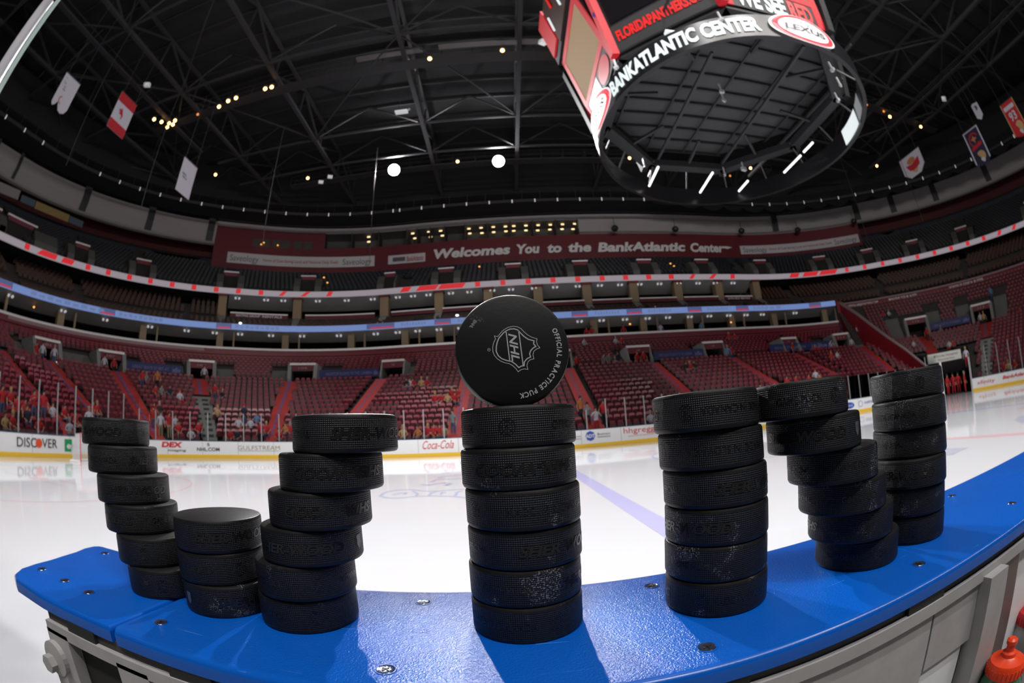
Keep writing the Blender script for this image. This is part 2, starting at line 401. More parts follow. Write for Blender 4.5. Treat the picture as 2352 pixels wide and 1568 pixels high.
while s < SD+L1+8:
    if TUN[0]-.5 < s < TUN[1]+.7: s += 1.22; continue
    end_l, end_r = s < 9.3, s > 70
    if 45 < s < 58 and False: pass
    if end_l: gpanel(s+.6, 1.22, 2.45, 'tall clear rink glass panel with grey post at the left end boards', 'tall glass at the left end')
    elif end_r: gpanel(s+.6, 1.22, 2.45, 'tall clear rink glass panel with grey post at the right end boards', 'tall glass at the right end')
    elif 33 < s < 46: gpanel(s+.6, 1.22, 1.15 if s < 40 else 1.75, 'low clear glass panel around the penalty boxes opposite the camera', 'glass at the penalty boxes')
    else: gpanel(s+.6, 1.22, 1.75, 'clear glass panel with grey post on the far side boards', 'glass along the far side')
    s += 1.22
# ================================================================== SEATING BOWL
AISLES = [6.2, 9.6, 12.4, 15.6, 19.2, 23.5, 31.5, 40.5, 48.6, 57.1, 64.9, 69.3, 72.7, 76.0, 80, 85]
VOMS = [(9.2, 10.2), (11.7, 12.7), (15.2, 16.2), (19.1, 20.1), (23.3, 25.5), (31.0, 33.2), (39.0, 41.0), (46.4, 48.7), (54.4, 56.7), (64.2, 66.2), (68.2, 69.0), (72.0, 73.1), (75.4, 76.4), (80.2, 81.2), (84, 85)]
NR = 14; D0, D1, Z0, Z1 = .9, 13.0, .25, 6.1
def row_l(i): return D0+(D1-D0)*i/NR, Z0+(Z1-Z0)*(i+1)/NR   # front edge, tread height
prof = [(.35, 0), (.35, Z0+(Z1-Z0)/NR*.9)]
for i in range(NR):
    d, z = row_l(i); prof += [(d, z-(Z1-Z0)/NR if i else .0), (d, z)]
prof = [(.9, 0)]
for i in range(NR):
    d, z = row_l(i); prof += [(d, z), (d+(D1-D0)/NR, z)]
prof += [(D1+1.0, Z1)]
def tier(name, s0, s1, prof, m=m_tier):
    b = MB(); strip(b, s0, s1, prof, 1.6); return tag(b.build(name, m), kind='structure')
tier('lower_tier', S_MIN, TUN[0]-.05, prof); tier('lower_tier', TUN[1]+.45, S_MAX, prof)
b = MB()   # wall and roof of the tunnel behind the gate
k0, k1 = TUN[0]-.05, TUN[1]+.45
for kk in (k0, k1): b.quad(P(kk, .3, 0), P(kk, 9, 0), P(kk, 9, 4.6), P(kk, .9, .7 if False else 3.1))
strip(b, k0, k1, [(7, 0), (7, 4.2)])
tag(b.build('wall_tunnel', mat('tunnel_black', (.006, .006, .006), .9)), kind='structure')
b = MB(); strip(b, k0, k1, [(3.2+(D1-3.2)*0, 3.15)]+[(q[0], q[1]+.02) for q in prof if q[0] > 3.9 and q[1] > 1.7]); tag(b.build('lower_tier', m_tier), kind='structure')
# second tier (one step block above the walkway)
NR2 = 8; E0, E1, Y0_, Y1_ = 13.9, 18.3, 6.75, 9.35
def row_u(i, top=Y1_, n=NR2): return E0+(E1-E0)*i/n, Y0_+(top-Y0_)*(i)/n+.0
def prof_u(top, n):
    p = [(13.9, 6.1)]
    for i in range(n):
        d, z = row_u(i, top, n); p += [(d, z), (d+(E1-E0)/n, z)]
    return p+[(E1+.1, z+.5)]
def inv(s, pad=.12):
    return any(a-pad < s < b+pad for a, b in VOMS)
edges = sorted([S_MIN]+[x for v in VOMS for x in v]+[S_MAX])
for i in range(0, len(edges), 2):
    a, c = edges[i], edges[i+1]
    for (u, v, top, n) in ((a, min(c, 69.4), Y1_, 8), (max(a, 69.4), c, 12.0, 11)):
        if v-u > .15: tier('upper_tier', u, v, prof_u(top, n))
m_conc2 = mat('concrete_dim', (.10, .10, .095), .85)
for a, c in VOMS:
    top, n = (Y1_, 8) if c < 69.4 else (12.0, 11)
    k_ = n-4 if n < 10 else n-5; tier('upper_tier', a, c, [q for q in prof_u(top, n) if q[0] >= row_u(k_, top, n)[0]-.01])
m_vomred = mat('lintel_maroon', (.16, .02, .035), .6)
for i, (a, c) in enumerate(VOMS):
    r = empty('entrance_portal', P((a+c)/2, 14, 6.1), label='concrete entry portal with white lintel and maroon sign above its dark doorway', cat='portal', group='entry portals of the lower bowl')
    hi = 8.35 if a < 70 else 8.9
    inv_m = r.matrix_world
    b = MB(); strip(b, a, c, [(13.75, hi-.05), (13.75, hi+.16), (14.1, hi+.16), (14.1, hi-.05)], closed=True); q = b.build('lintel', m_trimw, r)
    b2 = MB(); strip(b2, a+.08, c-.08, [(13.85, hi-.62), (13.85, hi-.05), (13.95, hi-.05), (13.95, hi-.62)], closed=True); b2.build('sign_band', m_vomred, r)
    b3 = MB()
    for e in (a, c):
        b3 = MB(); strip(b3, e-.07, e+.07, [(13.2, 6.1), (13.2, 6.9), (13.9, hi+.1), (16.2, hi+.1), (16.2, 6.1)], closed=True); b3.build('side_wall', m_conc, r)
    b4 = MB(); strip(b4, a, c, [(16.2, 6.1), (16.2, hi)]); b4.build('doorway', m_dark, r)
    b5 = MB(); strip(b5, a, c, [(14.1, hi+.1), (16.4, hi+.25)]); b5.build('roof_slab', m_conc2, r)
    b6 = MB(); ring_text(b6, '%d' % (101+i), (a+c)/2-.16, (a+c)/2+.16, 13.84, hi-.33, .20, .0); b6.build('section_number', mat('number_dim', (.40, .32, .34), .6), r)
    for ch in r.children:
        ch.matrix_parent_inverse = Matrix.Translation(-r.location)
# concrete stairs beside each portal
for i, (a, c) in enumerate(VOMS):
    b = MB()
    n, top = (8, Y1_) if c < 69.4 else (11, 12.0)
    for sd in (a-.75, c+.12):
        if not (S_MIN < sd < S_MAX): continue
        pr = [(13.85, 6.1)]
        for k in range(int(n*1.2)):
            pr += [(E0-.03+(E1-E0)*k/(n*2), Y0_+(top-Y0_)*k/(n*2)-.1), (E0-.03+(E1-E0)*(k+1)/(n*2), Y0_+(top-Y0_)*k/(n*2)-.1)]
        strip(b, sd, sd+.62, [(d, z+.14) for d, z in pr], .7)
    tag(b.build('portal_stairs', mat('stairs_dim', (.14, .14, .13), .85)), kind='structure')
def dscale(s, D):
    return (RR+D)/RR if (s < 0 or SA < s < SB or SCc < s < SD or s > SD+L1) else 1.0
# radial aisles of the lower bowl: red treads
def stair_aisle(s, m, d0, d1, w=1.1, steps=True):
    b = MB(); n = 28
    k = dscale(s, (d0+d1)/2); w = w/(1+(k-1)*.5); pr = []
    zf = lambda d: Z0+(Z1-Z0)*(d-D0)/(D1-D0)
    if steps:
        for q in range(n):
            dd = D0+(D1-D0)*q/n; zz = Z0+(Z1-Z0)*(q+1)/n+.22
            if d0 <= dd < d1: pr += [(dd, zz), (dd+(D1-D0)/n, zz)]
    else: pr = [(d0, zf(d0)+.52), (d1, zf(d1)+.52)]
    strip(b, s-w/2, s+w/2, pr, .6)
    return tag(b.build('aisle_stairs', m), kind='structure')
m_purple = mat('aisle_line', (.12, .09, .25), .6)
for s in AISLES:
    if TUN[0]-.6 < s < TUN[1]+.9: stair_aisle(s, m_stair, 8, 13, steps=False); continue
    lowgrey = s in (15.6, 76.0) or s > 79
    stair_aisle(s, m_stair, 9.3 if lowgrey else (6.0 if s == 64.9 else 1.2), 13, steps=False)
    if lowgrey: stair_aisle(s, m_conc, .8, 9.3)
    b = MB(); zf = lambda d: Z0+(Z1-Z0)*(d-D0)/(D1-D0)+.535
    for q in range(4 if s == 64.9 else 0, 12):
        da = (9.4 if lowgrey else 2.4)+q*.9
        if da+.6 < 13: strip(b, s-.10, s+.02, [(da, zf(da)), (da+.7, zf(da+.7))], .6)
    tag(b.build('aisle_line', m_purple), kind='structure')
# ---- seats
def seat_mesh(name, m, fold=True):
    b = MB()
    R = Matrix.Rotation(rad(-12), 3, 'X')
    # +y looks away from the ice; seat faces -y
    def shell(w, h, t, c, M, bulge=.03):
        x, z = w/2, h/2; f = []
        pts = [(-x, -z), (-x*.55, -z-.01), (x*.55, -z-.01), (x, -z), (x+.01, 0), (x, z*.75), (x*.6, z), (-x*.6, z), (-x, z*.75), (-x-.01, 0)]
        vs = [Vector((p[0], -t/2+bulge*(1-abs(p[0])/x), p[1])) for p in pts]+[Vector((p[0], t/2, p[1])) for p in pts]; n = len(pts)
        vs = [Vector(c)+M @ v for v in vs]
        b.add(vs, [tuple(range(n)), tuple(range(2*n-1, n-1, -1))]+[(k, n+k, n+(k+1) % n, (k+1) % n) for k in range(n)])
    shell(.41, .42, .05, (0, .10, .62), Matrix.Rotation(rad(-10), 3, 'X'))
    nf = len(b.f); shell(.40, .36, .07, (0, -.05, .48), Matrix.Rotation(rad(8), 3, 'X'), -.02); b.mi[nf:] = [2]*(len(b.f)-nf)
    b.box((-.245, 0, .40), (.03, .28, .05), mi=1); b.box((-.245, .05, .20), (.03, .06, .40), mi=1)
    return b.mesh(name, [m, m_black, m_seatd], True)
SM = seat_mesh('arena_seat', m_seat)
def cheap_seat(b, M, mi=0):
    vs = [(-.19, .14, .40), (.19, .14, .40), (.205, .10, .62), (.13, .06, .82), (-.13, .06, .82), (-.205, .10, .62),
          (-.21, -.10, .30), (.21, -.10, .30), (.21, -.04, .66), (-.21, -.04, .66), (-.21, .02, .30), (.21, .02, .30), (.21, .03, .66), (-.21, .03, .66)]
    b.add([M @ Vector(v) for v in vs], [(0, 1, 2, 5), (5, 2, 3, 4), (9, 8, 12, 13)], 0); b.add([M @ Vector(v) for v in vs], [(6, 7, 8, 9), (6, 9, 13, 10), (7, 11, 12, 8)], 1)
def seat_M(s, D, z, jit=True):
    p = P(s, D, z); t = tang(s)
    return Matrix.Translation(p) @ Matrix.Rotation(atan2(t.y, t.x)+(random.uniform(-.04, .04) if jit else 0), 4, 'Z')
def in_view(p):
    d = (Vector(p)-CAM).normalized(); th = math.acos(max(-1, min(1, d.dot(fwd)))); x = d.dot(rgt); y = d.dot(upv); h = hypot(x, y)+1e-9
    px, py = CX+FPX*th*x/h, CY-FPX*th*y/h; return (-60 < px < W_+60 and -60 < py < H_+60), px, py
def near_aisle(s, scale, w=.60): return any(abs(s-a) < w/scale+.03 for a in AISLES)
seats = []
def seat_row(D, z, s0, s1, skip, lst, pitch=.52):
    s = s0
    while s < s1:
        k = dscale(s, D)
        if not skip(s, k): lst.append((s, D, z))
        s += pitch/k
for i in range(NR):
    d, z = row_l(i)
    seat_row(d+.5, z, -12, 87, lambda s, k: (near_aisle(s, k) and not (63 < s < 67 and i < 6)) or (TUN[0]-.6 < s < TUN[1]+1 and d < 8), seats)
nlow = len(seats)
seats2 = []
for (lo, hi, top, n) in ((-12, 69.3, Y1_, 8), (70.6, 87, 12.0, 11)):
    for i in range(n):
        d, z = row_u(i, top, n)
        def sk(s, k, i=i, n=n):
            for a, c in VOMS:
                if a-.8 < s < c+.8 and i < (n-4 if n < 10 else n-5): return True
                if i < n-3 and (a-.8 < s < a-.1 or c+.1 < s < c+.8): return True
            return False
        seat_row(d+.32, z, lo, hi, sk, seats2)
# the 300 that show largest: low rows of the far side between the stacks of pucks
cand = []
for q in seats:
    p = P(*q); v, px, py = in_view(p)
    if not v: continue
    vis = (505 < px < 665) or (918 < px < 1052) or (1330 < px < 1500) or (1350 < px < 1990 and py < 885) or (690 < px < 1055 and py < 940) or (10 < px < 185) or (350 < px < 660)
    if vis and q[2] > 1.0: cand.append(((p-CAM).length, q))
cand.sort(key=lambda t: t[0]); chosen = set(q for _, q in cand[:300])
for q in seats:
    if q in chosen:
        lab = 'folded red plastic seat in the lower rows behind the far glass' if 9 < q[0] < 70 else 'folded red plastic seat in the rows behind the end glass'
        link('arena_seat', SM, M=seat_M(*q), label=lab, cat='seat', group='red seats of the lower rows' if 9 < q[0] < 70 else 'red seats behind the end glass')
b = MB()
for q in seats:
    if q not in chosen and in_view(P(*q))[0]: cheap_seat(b, seat_M(*q))
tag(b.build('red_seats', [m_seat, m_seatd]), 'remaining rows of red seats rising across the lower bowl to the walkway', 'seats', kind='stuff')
b = MB()
for q in seats2:
    if in_view(P(*q))[0]: cheap_seat(b, seat_M(*q))
tag(b.build('red_seats', [m_seat, m_seatd]), 'rows of red seats between the entry portals above the walkway', 'seats', kind='stuff')
# blue banners on the walkway wall
m_bblue = mat('banner_blue', (.018, .03, .13), .6); m_bltx = mat('banner_blue_text', (.22, .20, .42), .6)
for (a, c, t1, t2) in ((12.8, 14.95, 'GREAT SEATS START AT', 'jetBlue'), (20.25, 23.05, 'NONSTOP FLIGHTS TO THE CARIBBEAN', 'jetBlue'), (48.95, 54.2, 'MORE NONSTOP FLIGHTS TO THE CARIBBEAN', 'jetBlue'), (62.3, 67.9, 'MORE FLIGHTS TO THE CARIBBEAN', 'jetBlue'), (73.2, 75.25, 'MORE FLIGHTS TO THE CARIBBEAN', 'jetBlue')):
    zc = 7.35 if a < 70 else 7.6
    k = dscale((a+c)/2, 13.4)
    r = empty('walkway_banner', P((a+c)/2, 13.6, zc-.45), label='long dark blue walkway banner with pale lettering %s' % ('between the two leftmost visible portals' if a < 13 else 'left of the standing puck' if a < 21 else 'right of the standing puck' if a < 49 else 'left of the red sloping wall' if a < 63 else 'above the open rink gate'), cat='banner')
    b = MB(); strip(b, a, c, [(13.55, zc-.42), (13.55, zc+.42), (13.62, zc+.42), (13.62, zc-.42)], .6, closed=True); q = b.build('panel', m_bblue, r); q.matrix_parent_inverse = Matrix.Translation(-r.location)
    b = MB(); ring_text(b, t1, a+.1*(c-a), a+.76*(c-a), 13.53, zc, .30, .0); ring_text(b, t2, a+.82*(c-a), a+.97*(c-a), 13.53, zc, .42, .02); q = b.build('lettering', m_bltx, r); q.matrix_parent_inverse = Matrix.Translation(-r.location)
# ================================================================== FASCIAS AND SUITES
def fix(r):
    for ch in r.children: ch.matrix_parent_inverse = Matrix.Translation(-r.location)
def struct(name, b, m): return tag(b.build(name, m), kind='structure')
SW0 = 69.35     # the suites end at the red sloping wall
b = MB(); strip(b, S_MIN, SW0, [(18.45, 9.3), (18.45, 10.62), (18.75, 10.62), (18.75, 9.3)], 1.5, closed=True); struct('wall_suite_rail', b, mat('rail_maroon', (.20, .022, .04), .5))
b = MB(); strip(b, S_MIN, SW0, [(18.36, 10.56), (18.44, 10.80), (18.85, 10.86)], 1.5); struct('trim_1', b, m_trimw)
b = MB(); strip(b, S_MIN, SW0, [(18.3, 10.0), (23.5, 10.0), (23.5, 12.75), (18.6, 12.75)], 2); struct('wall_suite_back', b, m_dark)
b = MB(); strip(b, S_MIN, SW0, [(18.6, 12.72), (20.8, 12.0), (20.8, 12.7)], 2); struct('ceiling_suite', b, m_suite)
b = MB()   # small pale panels printed on the suite rail at the left
for i in range(13):
    px = 40+i*34; s, z = at(px, lerp(px, (0, 170, 340, 470), (722, 762, 790, 806)), 18.4)
    strip(b, s-.32, s+.32, [(18.43, 10.28), (18.43, 10.55)])
struct('trim_2', b, mat('rail_panel', (.35, .24, .25), .6))
# the pale blue ribbon board
lb = bpy.data.materials.new('ribbon_blue'); lb.use_nodes = True; q = lb.node_tree.nodes['Principled BSDF']
q.inputs['Base Color'].default_value = (.02, .02, .03, 1); q.inputs['Emission Color'].default_value = (.22, .34, .72, 1); q.inputs['Emission Strength'].default_value = .62
m_rb = lb
m_rbd = mat('ribbon_text', (.02, .02, .03), .5, emit=(.10, .14, .34), es=.6); m_rbr = mat('ribbon_red', (.02, .02, .03), .5, emit=(.75, .05, .09), es=.6)
m_rw = mat('ribbon_white', (.03, .03, .03), .5, emit=(.42, .37, .41), es=.62); m_rr = mat('ribbon_bright_red', (.03, .01, .01), .5, emit=(.78, .02, .03), es=.7)
r = empty('ribbon_display', P(35, 18.4, 12.7), label='pale blue illuminated ribbon display running along the suite level', cat='display')
b = MB(); strip(b, S_MIN, SW0, [(18.35, 12.72), (18.35, 13.32), (18.6, 13.32), (18.6, 12.72)], 1.5, closed=True); b.build('screen', m_rb, r)
for i, s in enumerate([2.6, 7.9, 12.3, 16.5, 22.5, 28.6, 34.6, 43, 49.0, 56.2, 62.5, 68.4]):
    k = 1/dscale(s, 18.4); w = .55*k*1.6
    b = MB(); strip(b, s-w, s+w, [(18.335, 12.74), (18.335, 13.30)]); b.build('logo_block', m_rbd, r)
    b = MB(); strip(b, s-w*.85, s+w*.85, [(18.32, 12.76), (18.32, 12.93)]); b.build('logo_red_bar', m_rbr, r)
    s2 = s+3.0*(k*1.3 if k < 1 else 1)
    if s > 66: break
    b = MB(); w2 = 2.6*k if k < 1 else 1.4
    for j in range(9): strip(b, s2-w2+j*w2*.22, s2-w2+j*w2*.22+w2*.15, [(18.33, 12.86), (18.33, 13.2-.1*(j % 2))])
    b.build('display_lettering', mat('ribbon_letter', (.02, .02, .03), .5, emit=(.20, .27, .52), es=.6), r)
fix(r)
# club seats above it, parapet, second suites, red and white ribbon
def club(i): return 18.75+i*.56, 13.0+i*(.25 if i < 4 else .42)
pr = [(18.7, 12.7)]
for i in range(4): d, z = club(i); pr += [(d, z), (d+.56, z)]
FA, FB = 16.6, 66.3
b = MB(); strip(b, FA, FB, pr+[(20.98, 14.6), (20.98, 14.8)], 1.5); struct('club_tier', b, m_tier)
pr2 = [(18.7, 12.7)]
for i in range(10): d, z = club(i); pr2 += [(d, z*.985+.1), (d+.56, z*.985+.1)]
for a, c in ((S_MIN, FA), (FB, S_MAX)):
    b = MB(); strip(b, a, c, pr2, 1.5); struct('club_tier', b, m_tier)
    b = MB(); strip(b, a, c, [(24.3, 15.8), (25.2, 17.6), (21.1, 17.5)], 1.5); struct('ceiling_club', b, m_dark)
b = MB(); lst = []
for i in range(10):
    d, z = club(i)
    seat_row(d+.3, z*(1 if i < 0 else 1), -12, 87, lambda s, k, i=i: (FA-.2 < s < FB+.2 and i > 3) or (int(s*dscale(s, 20)/6.3) % 2 == 0 and (s*dscale(s, 20)) % 6.3 < 1.0), lst, .62)
for q in lst:
    if in_view(P(*q))[0]: cheap_seat(b, seat_M(*q))
tag(b.build('club_seats', [m_seatb, m_seatb]), 'rows of brown leather club seats just above the blue ribbon display', 'seats', kind='stuff')
COLS = [16.4, 19.0, 22.0, 27.8, 33.4, 39.0, 44.6, 50.2, 55.8, 61.4, 66.4]
for i in range(len(COLS)-1):
    a, c = COLS[i]+(.45 if COLS[i] > 22 else .3), COLS[i+1]-(.45 if COLS[i] > 21 else .3)
    b = MB(); strip(b, a, c, [(20.98, 14.7), (20.98, 15.18), (21.1, 15.18), (21.1, 14.7)], .8, closed=True); struct('wall_parapet', b, mat('rail_grey', (.32, .29, .31), .6) if i == 4 else m_maroon)
    b = MB(); strip(b, a, c, [(20.94, 15.18), (20.94, 15.33), (21.2, 15.33)], .8); struct('trim_3', b, m_trimw)
    if i in (0, 9):
        b = MB(); ring_text(b, 'SEATING GROUP', a+.1*(c-a), a+.52*(c-a), 20.96, 14.98, .24, .02); ring_text(b, 'RENTALS', a+.56*(c-a), a+.9*(c-a), 20.96, 14.98, .24, .02); struct('trim_4', b, m_txtw)
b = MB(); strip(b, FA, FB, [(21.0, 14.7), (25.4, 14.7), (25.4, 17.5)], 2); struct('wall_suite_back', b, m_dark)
b = MB(); strip(b, FA, FB, [(21.2, 17.46), (23.8, 16.5), (23.8, 17.4)], 2); struct('ceiling_suite', b, m_suite)
r = empty('ribbon_display', P(35, 20.9, 17.5), label='white illuminated ribbon display with bright red blocks below the upper deck', cat='display')
b = MB(); strip(b, S_MIN, S_MAX, [(20.85, 17.45), (20.85, 18.08), (21.1, 18.08), (21.1, 17.45)], 1.5, closed=True); b.build('screen', m_rw, r)
def rw(px0, px1, sk=0):
    yy = lambda x: lerp(x, (0, 68, 170, 340, 510, 680, 800, 1048, 1320, 1576, 1790, 1960, 2130, 2352), (535, 569, 610, 645, 668, 672, 671, 654, 640, 637, 637, 622, 588, 521))
    a, _ = at(px0, yy(px0), 20.85); c, _ = at(px1, yy(px1), 20.85)
    b = MB(); w = c-a
    b.quad(P(a, 20.83, 17.48), P(c, 20.83, 17.48), P(c+sk*w, 20.83, 18.05), P(a+sk*w, 20.83, 18.05)); b.build('red_block', m_rr, r)
for x in (57, 196, 243, 292, 340, 390, 440, 491, 542, 594): rw(x, x+11)
rw(85, 112, .4); rw(112, 128, .2); rw(140, 165, .2)
rw(640, 650, 1.0); rw(690, 701, 1.2); rw(749, 760, .5); rw(918, 938, .4); rw(955, 1000, .2); rw(1005, 1062, .15)
for x in (1091, 1149, 1207, 1264, 1321, 1377, 1431, 1484, 1536): rw(x, x+12)
rw(1582, 1591, .9); rw(1627, 1637, 1.1); rw(1677, 1687, .2); rw(1812, 1832, .3); rw(1842, 1875, .2); rw(1880, 1918, .2)
for x in (1942, 1983, 2024, 2064, 2104, 2143, 2181, 2219, 2256): rw(x, x+8)
rw(2290, 2298, .6); rw(2324, 2332, .7)
fix(r)
# columns in the suite openings
for s in (3, 7.2, 10.8, 13.7, 16.4, 18.7, 21.0, 24.3, 28.1, 33.6, 39.2, 44.6, 50.2, 55.8, 61.4, 66.6, 68.9):
    k = dscale(s, 19.5)
    b = MB(); strip(b, s-.38/k, s+.38/k, [(19.3, 10), (19.3, 12.75), (20.0, 12.75), (20.0, 10)], closed=True); tag(b.build('suite_column', m_tan), kind='structure')
    s2 = s+1.6/k; b = MB(); strip(b, s2-.09/k, s2+.09/k, [(19.2, 10), (19.2, 12.75), (19.4, 12.75), (19.4, 10)], closed=True); tag(b.build('suite_mullion', m_tan), kind='structure')
for s in COLS:
    b = MB(); strip(b, s-.5/dscale(s, 21), s+.5/dscale(s, 21), [(21.2, 14.6), (21.2, 17.3), (22.2, 17.3), (22.2, 14.6)], closed=True); tag(b.build('suite_column', m_tan), kind='structure')
    b = MB(); strip(b, s-.62/dscale(s, 21), s+.62/dscale(s, 21), [(21.05, 17.2), (21.05, 17.46), (22.2, 17.46), (22.2, 17.2)], closed=True); tag(b.build('trim_5', m_maroon), kind='structure')
    b = MB(); strip(b, s-.4/dscale(s, 20), s+.4/dscale(s, 20), [(18.8, 13.3), (21.3, 15.0)]); tag(b.build('club_stairs', m_conc), kind='structure')
# little twin-headed display lamps hung under both ribbons
def lamp_head():
    a = MB(); a.lathe([(.05, 0), (.11, .03), (.13, .12), (.11, .26), (.04, .30)], 12); h = a.mesh('lamp_head', m_lamph)
    c = MB(); c.lathe([(.0, .0), (.10, .001)], 12); l = c.mesh('lens', m_lampw)
    d = MB(); d.box((0, 0, .12), (.05, .05, .24)); return h, l, d.mesh('bracket', m_lampd)
LH, LL, LB = lamp_head()
def twin(s, D, z, low):
    p = P(s, D, z); t = tang(s)
    r = empty('twin_spotlight', p, atan2(t.y, t.x), label='small twin-headed white spotlight hung under the %s ribbon display' % ('blue' if low else 'red and white'), cat='spotlight', group='twin spotlights under the %s ribbon' % ('blue' if low else 'red and white'))
    link('bracket', LB, r, loc=(0, 0, -.2))
    for sg in (-1, 1):
        link('lamp_head', LH, r, M=Matrix.Translation((sg*.22, 0, -.30)) @ Matrix.Rotation(sg*rad(50), 4, 'Y') @ Matrix.Rotation(rad(70), 4, 'X') @ Matrix.Translation((0, 0, -.15)))
for s in [1.5, 3.4, 5.2, 7.2, 8.9, 10.8, 12.3, 13.9, 15.2, 16.2, 17.1, 18.2, 19.3, 20.6, 21.9, 23.6, 25.8, 28.1, 30.4, 38.0, 40.3, 43.0, 45.4, 48.0, 50.6, 53.0, 55.7, 58.2, 60.8, 63.2, 65.6, 67.5]: twin(s, 18.9, 12.62, True)
for s in [16.9, 17.9, 18.5, 19.7, 20.7, 21.6, 23.0, 24.8, 26.6, 29.2, 31.3, 33.9, 36.0, 38.6, 41, 43.6, 46.2, 48.6, 51, 53.5, 56, 58.6, 61, 63.6]: twin(s, 21.3, 17.35, False)
# right-hand fascia and the red sloping wall
b = MB(); strip(b, 69.6, S_MAX, [(18.45, 12.1), (18.45, 12.72), (18.75, 12.72)], 1.2); struct('wall_deck_rail', b, m_maroon)
b = MB(); strip(b, 69.6, S_MAX, [(18.40, 12.72), (18.40, 12.86), (18.85, 12.86)], 1.2); struct('trim_6', b, mat('trim_pink', (.42, .25, .28), .6))
b = MB(); ring_text(b, 'WWW.AREASHOWS.COM', 69.9, 71.3, 18.42, 12.42, .3, .02); ring_text(b, 'IMAGINE YOUR SUITE', 71.8, 73.1, 18.42, 12.42, .3, .02); ring_text(b, 'WWW FLORIDA SUITES', 74.6, 76.2, 18.42, 12.42, .3, .02); struct('trim_7', b, m_txtw)
wall = []
for D in (18.7, 15, 12, 9, 6, 3, 1.2):
    s = lerp(D, (1, 3, 10, 18.5), (71.2, 70.9, 70.1, 69.5)); zt = lerp(D, (1, 3, 10, 18.5, 19), (2.3, 3.25, 7.3, 13.15, 13.2)); wall.append((s, D, zt))
b = MB()
for i in range(len(wall)-1):
    (s, D, z), (s2, D2, z2) = wall[i], wall[i+1]
    for ds in (0, .12): b.quad(P(s+ds, D, 0), P(s2+ds, D2, 0), P(s2+ds, D2, z2), P(s+ds, D, z))
s, D, z = wall[0]; b.quad(P(s-.1, 18.35, 9.9), P(s+.12, 18.35, 9.9), P(s+.12, 18.35, z), P(s-.1, 18.35, z))
struct('wall_red_divider', b, m_redwall)
b = MB()
for i in range(len(wall)-1):
    (s, D, z), (s2, D2, z2) = wall[i], wall[i+1]
    b.quad(P(s-.01, D, z+.01), P(s2-.01, D2, z2+.01), P(s2+.15, D2, z2+.06), P(s+.15, D, z+.06)); b.quad(P(s-.02, D, z-.06), P(s2-.02, D2, z2-.06), P(s2-.01, D2, z2+.06), P(s-.01, D, z+.06))
struct('trim_8', b, mat('divider_cap', (.30, .22, .22), .6))
# ================================================================== UPPER DECK
NU = 12; U0, U1, V0, V1 = 21.3, 26.9, 18.0, 22.2
pr = [(21.1, 17.5), (21.1, 17.6)]
for i in range(NU): d, z = U0+(U1-U0)*i/NU, V0+(V1-V0)*i/NU; pr += [(d, z), (d+(U1-U0)/NU, z)]
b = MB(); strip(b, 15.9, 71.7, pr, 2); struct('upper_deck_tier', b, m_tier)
pr2 = list(pr)
for i in range(6): d, z = U1+i*.47, V1+.4*i; pr2 += [(d, z), (d+.47, z)]
for a, c in ((S_MIN, 15.9), (71.7, S_MAX)):
    b = MB(); strip(b, a, c, pr2, 2); struct('upper_deck_tier', b, m_tier)
UP = [6, 8.7, 11.3, 13.5, 16.6, 19.3, 22.2, 28.6, 36.4, 44.3, 52.2, 60, 66.9, 69.5, 71.6, 73.6, 75.8, 79, 83]
b = MB(); lst = []
for i in range(NU+4):
    d, z = U0+(U1-U0)*i/NU, V0+(V1-V0)*i/NU
    def sk(s, k, i=i):
        if i >= NU and 15.7 < s < 71.9: return True
        for u in UP:
            w = 1.9/dscale(s, 22)
            if abs(s-u) < w and i < 6: return True
            if abs(s-u) < w*.35: return True
        return False
    seat_row(d+.2, z, -12, 87, sk, lst, .56)
for q in lst:
    if in_view(P(*q))[0]: cheap_seat(b, seat_M(*q))
tag(b.build('navy_seats', [m_seatn, m_black]), 'rows of dark navy seats across the upper deck under the maroon wall', 'seats', kind='stuff')
m_conc2 = mat('concrete_dim', (.10, .10, .095), .85)
for u in UP:
    k = dscale(u, 22); w = 1.25/k
    r = empty('upper_portal', P(u, 22, 18.2), label='small dark doorway with pale lintel and concrete cheeks set into the upper deck', cat='portal', group='entry portals of the upper deck')
    b = MB(); strip(b, u-w*.75, u+w*.75, [(21.9, 20.35), (21.9, 20.5), (22.2, 20.5), (22.2, 20.35)], closed=True); b.build('lintel', m_trimw, r)
    b = MB(); strip(b, u-w*.65, u+w*.65, [(22.0, 19.95), (22.0, 20.35)]); b.build('sign_band', m_vomred, r)
    b = MB(); strip(b, u-w*.65, u+w*.65, [(22.1, 18.0), (22.1, 19.95)]); b.build('doorway', m_dark, r)
    for sg in (-1, 1):
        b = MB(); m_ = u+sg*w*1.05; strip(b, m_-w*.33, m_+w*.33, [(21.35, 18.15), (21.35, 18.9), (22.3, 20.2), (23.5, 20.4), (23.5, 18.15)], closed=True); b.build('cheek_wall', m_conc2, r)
    fix(r)
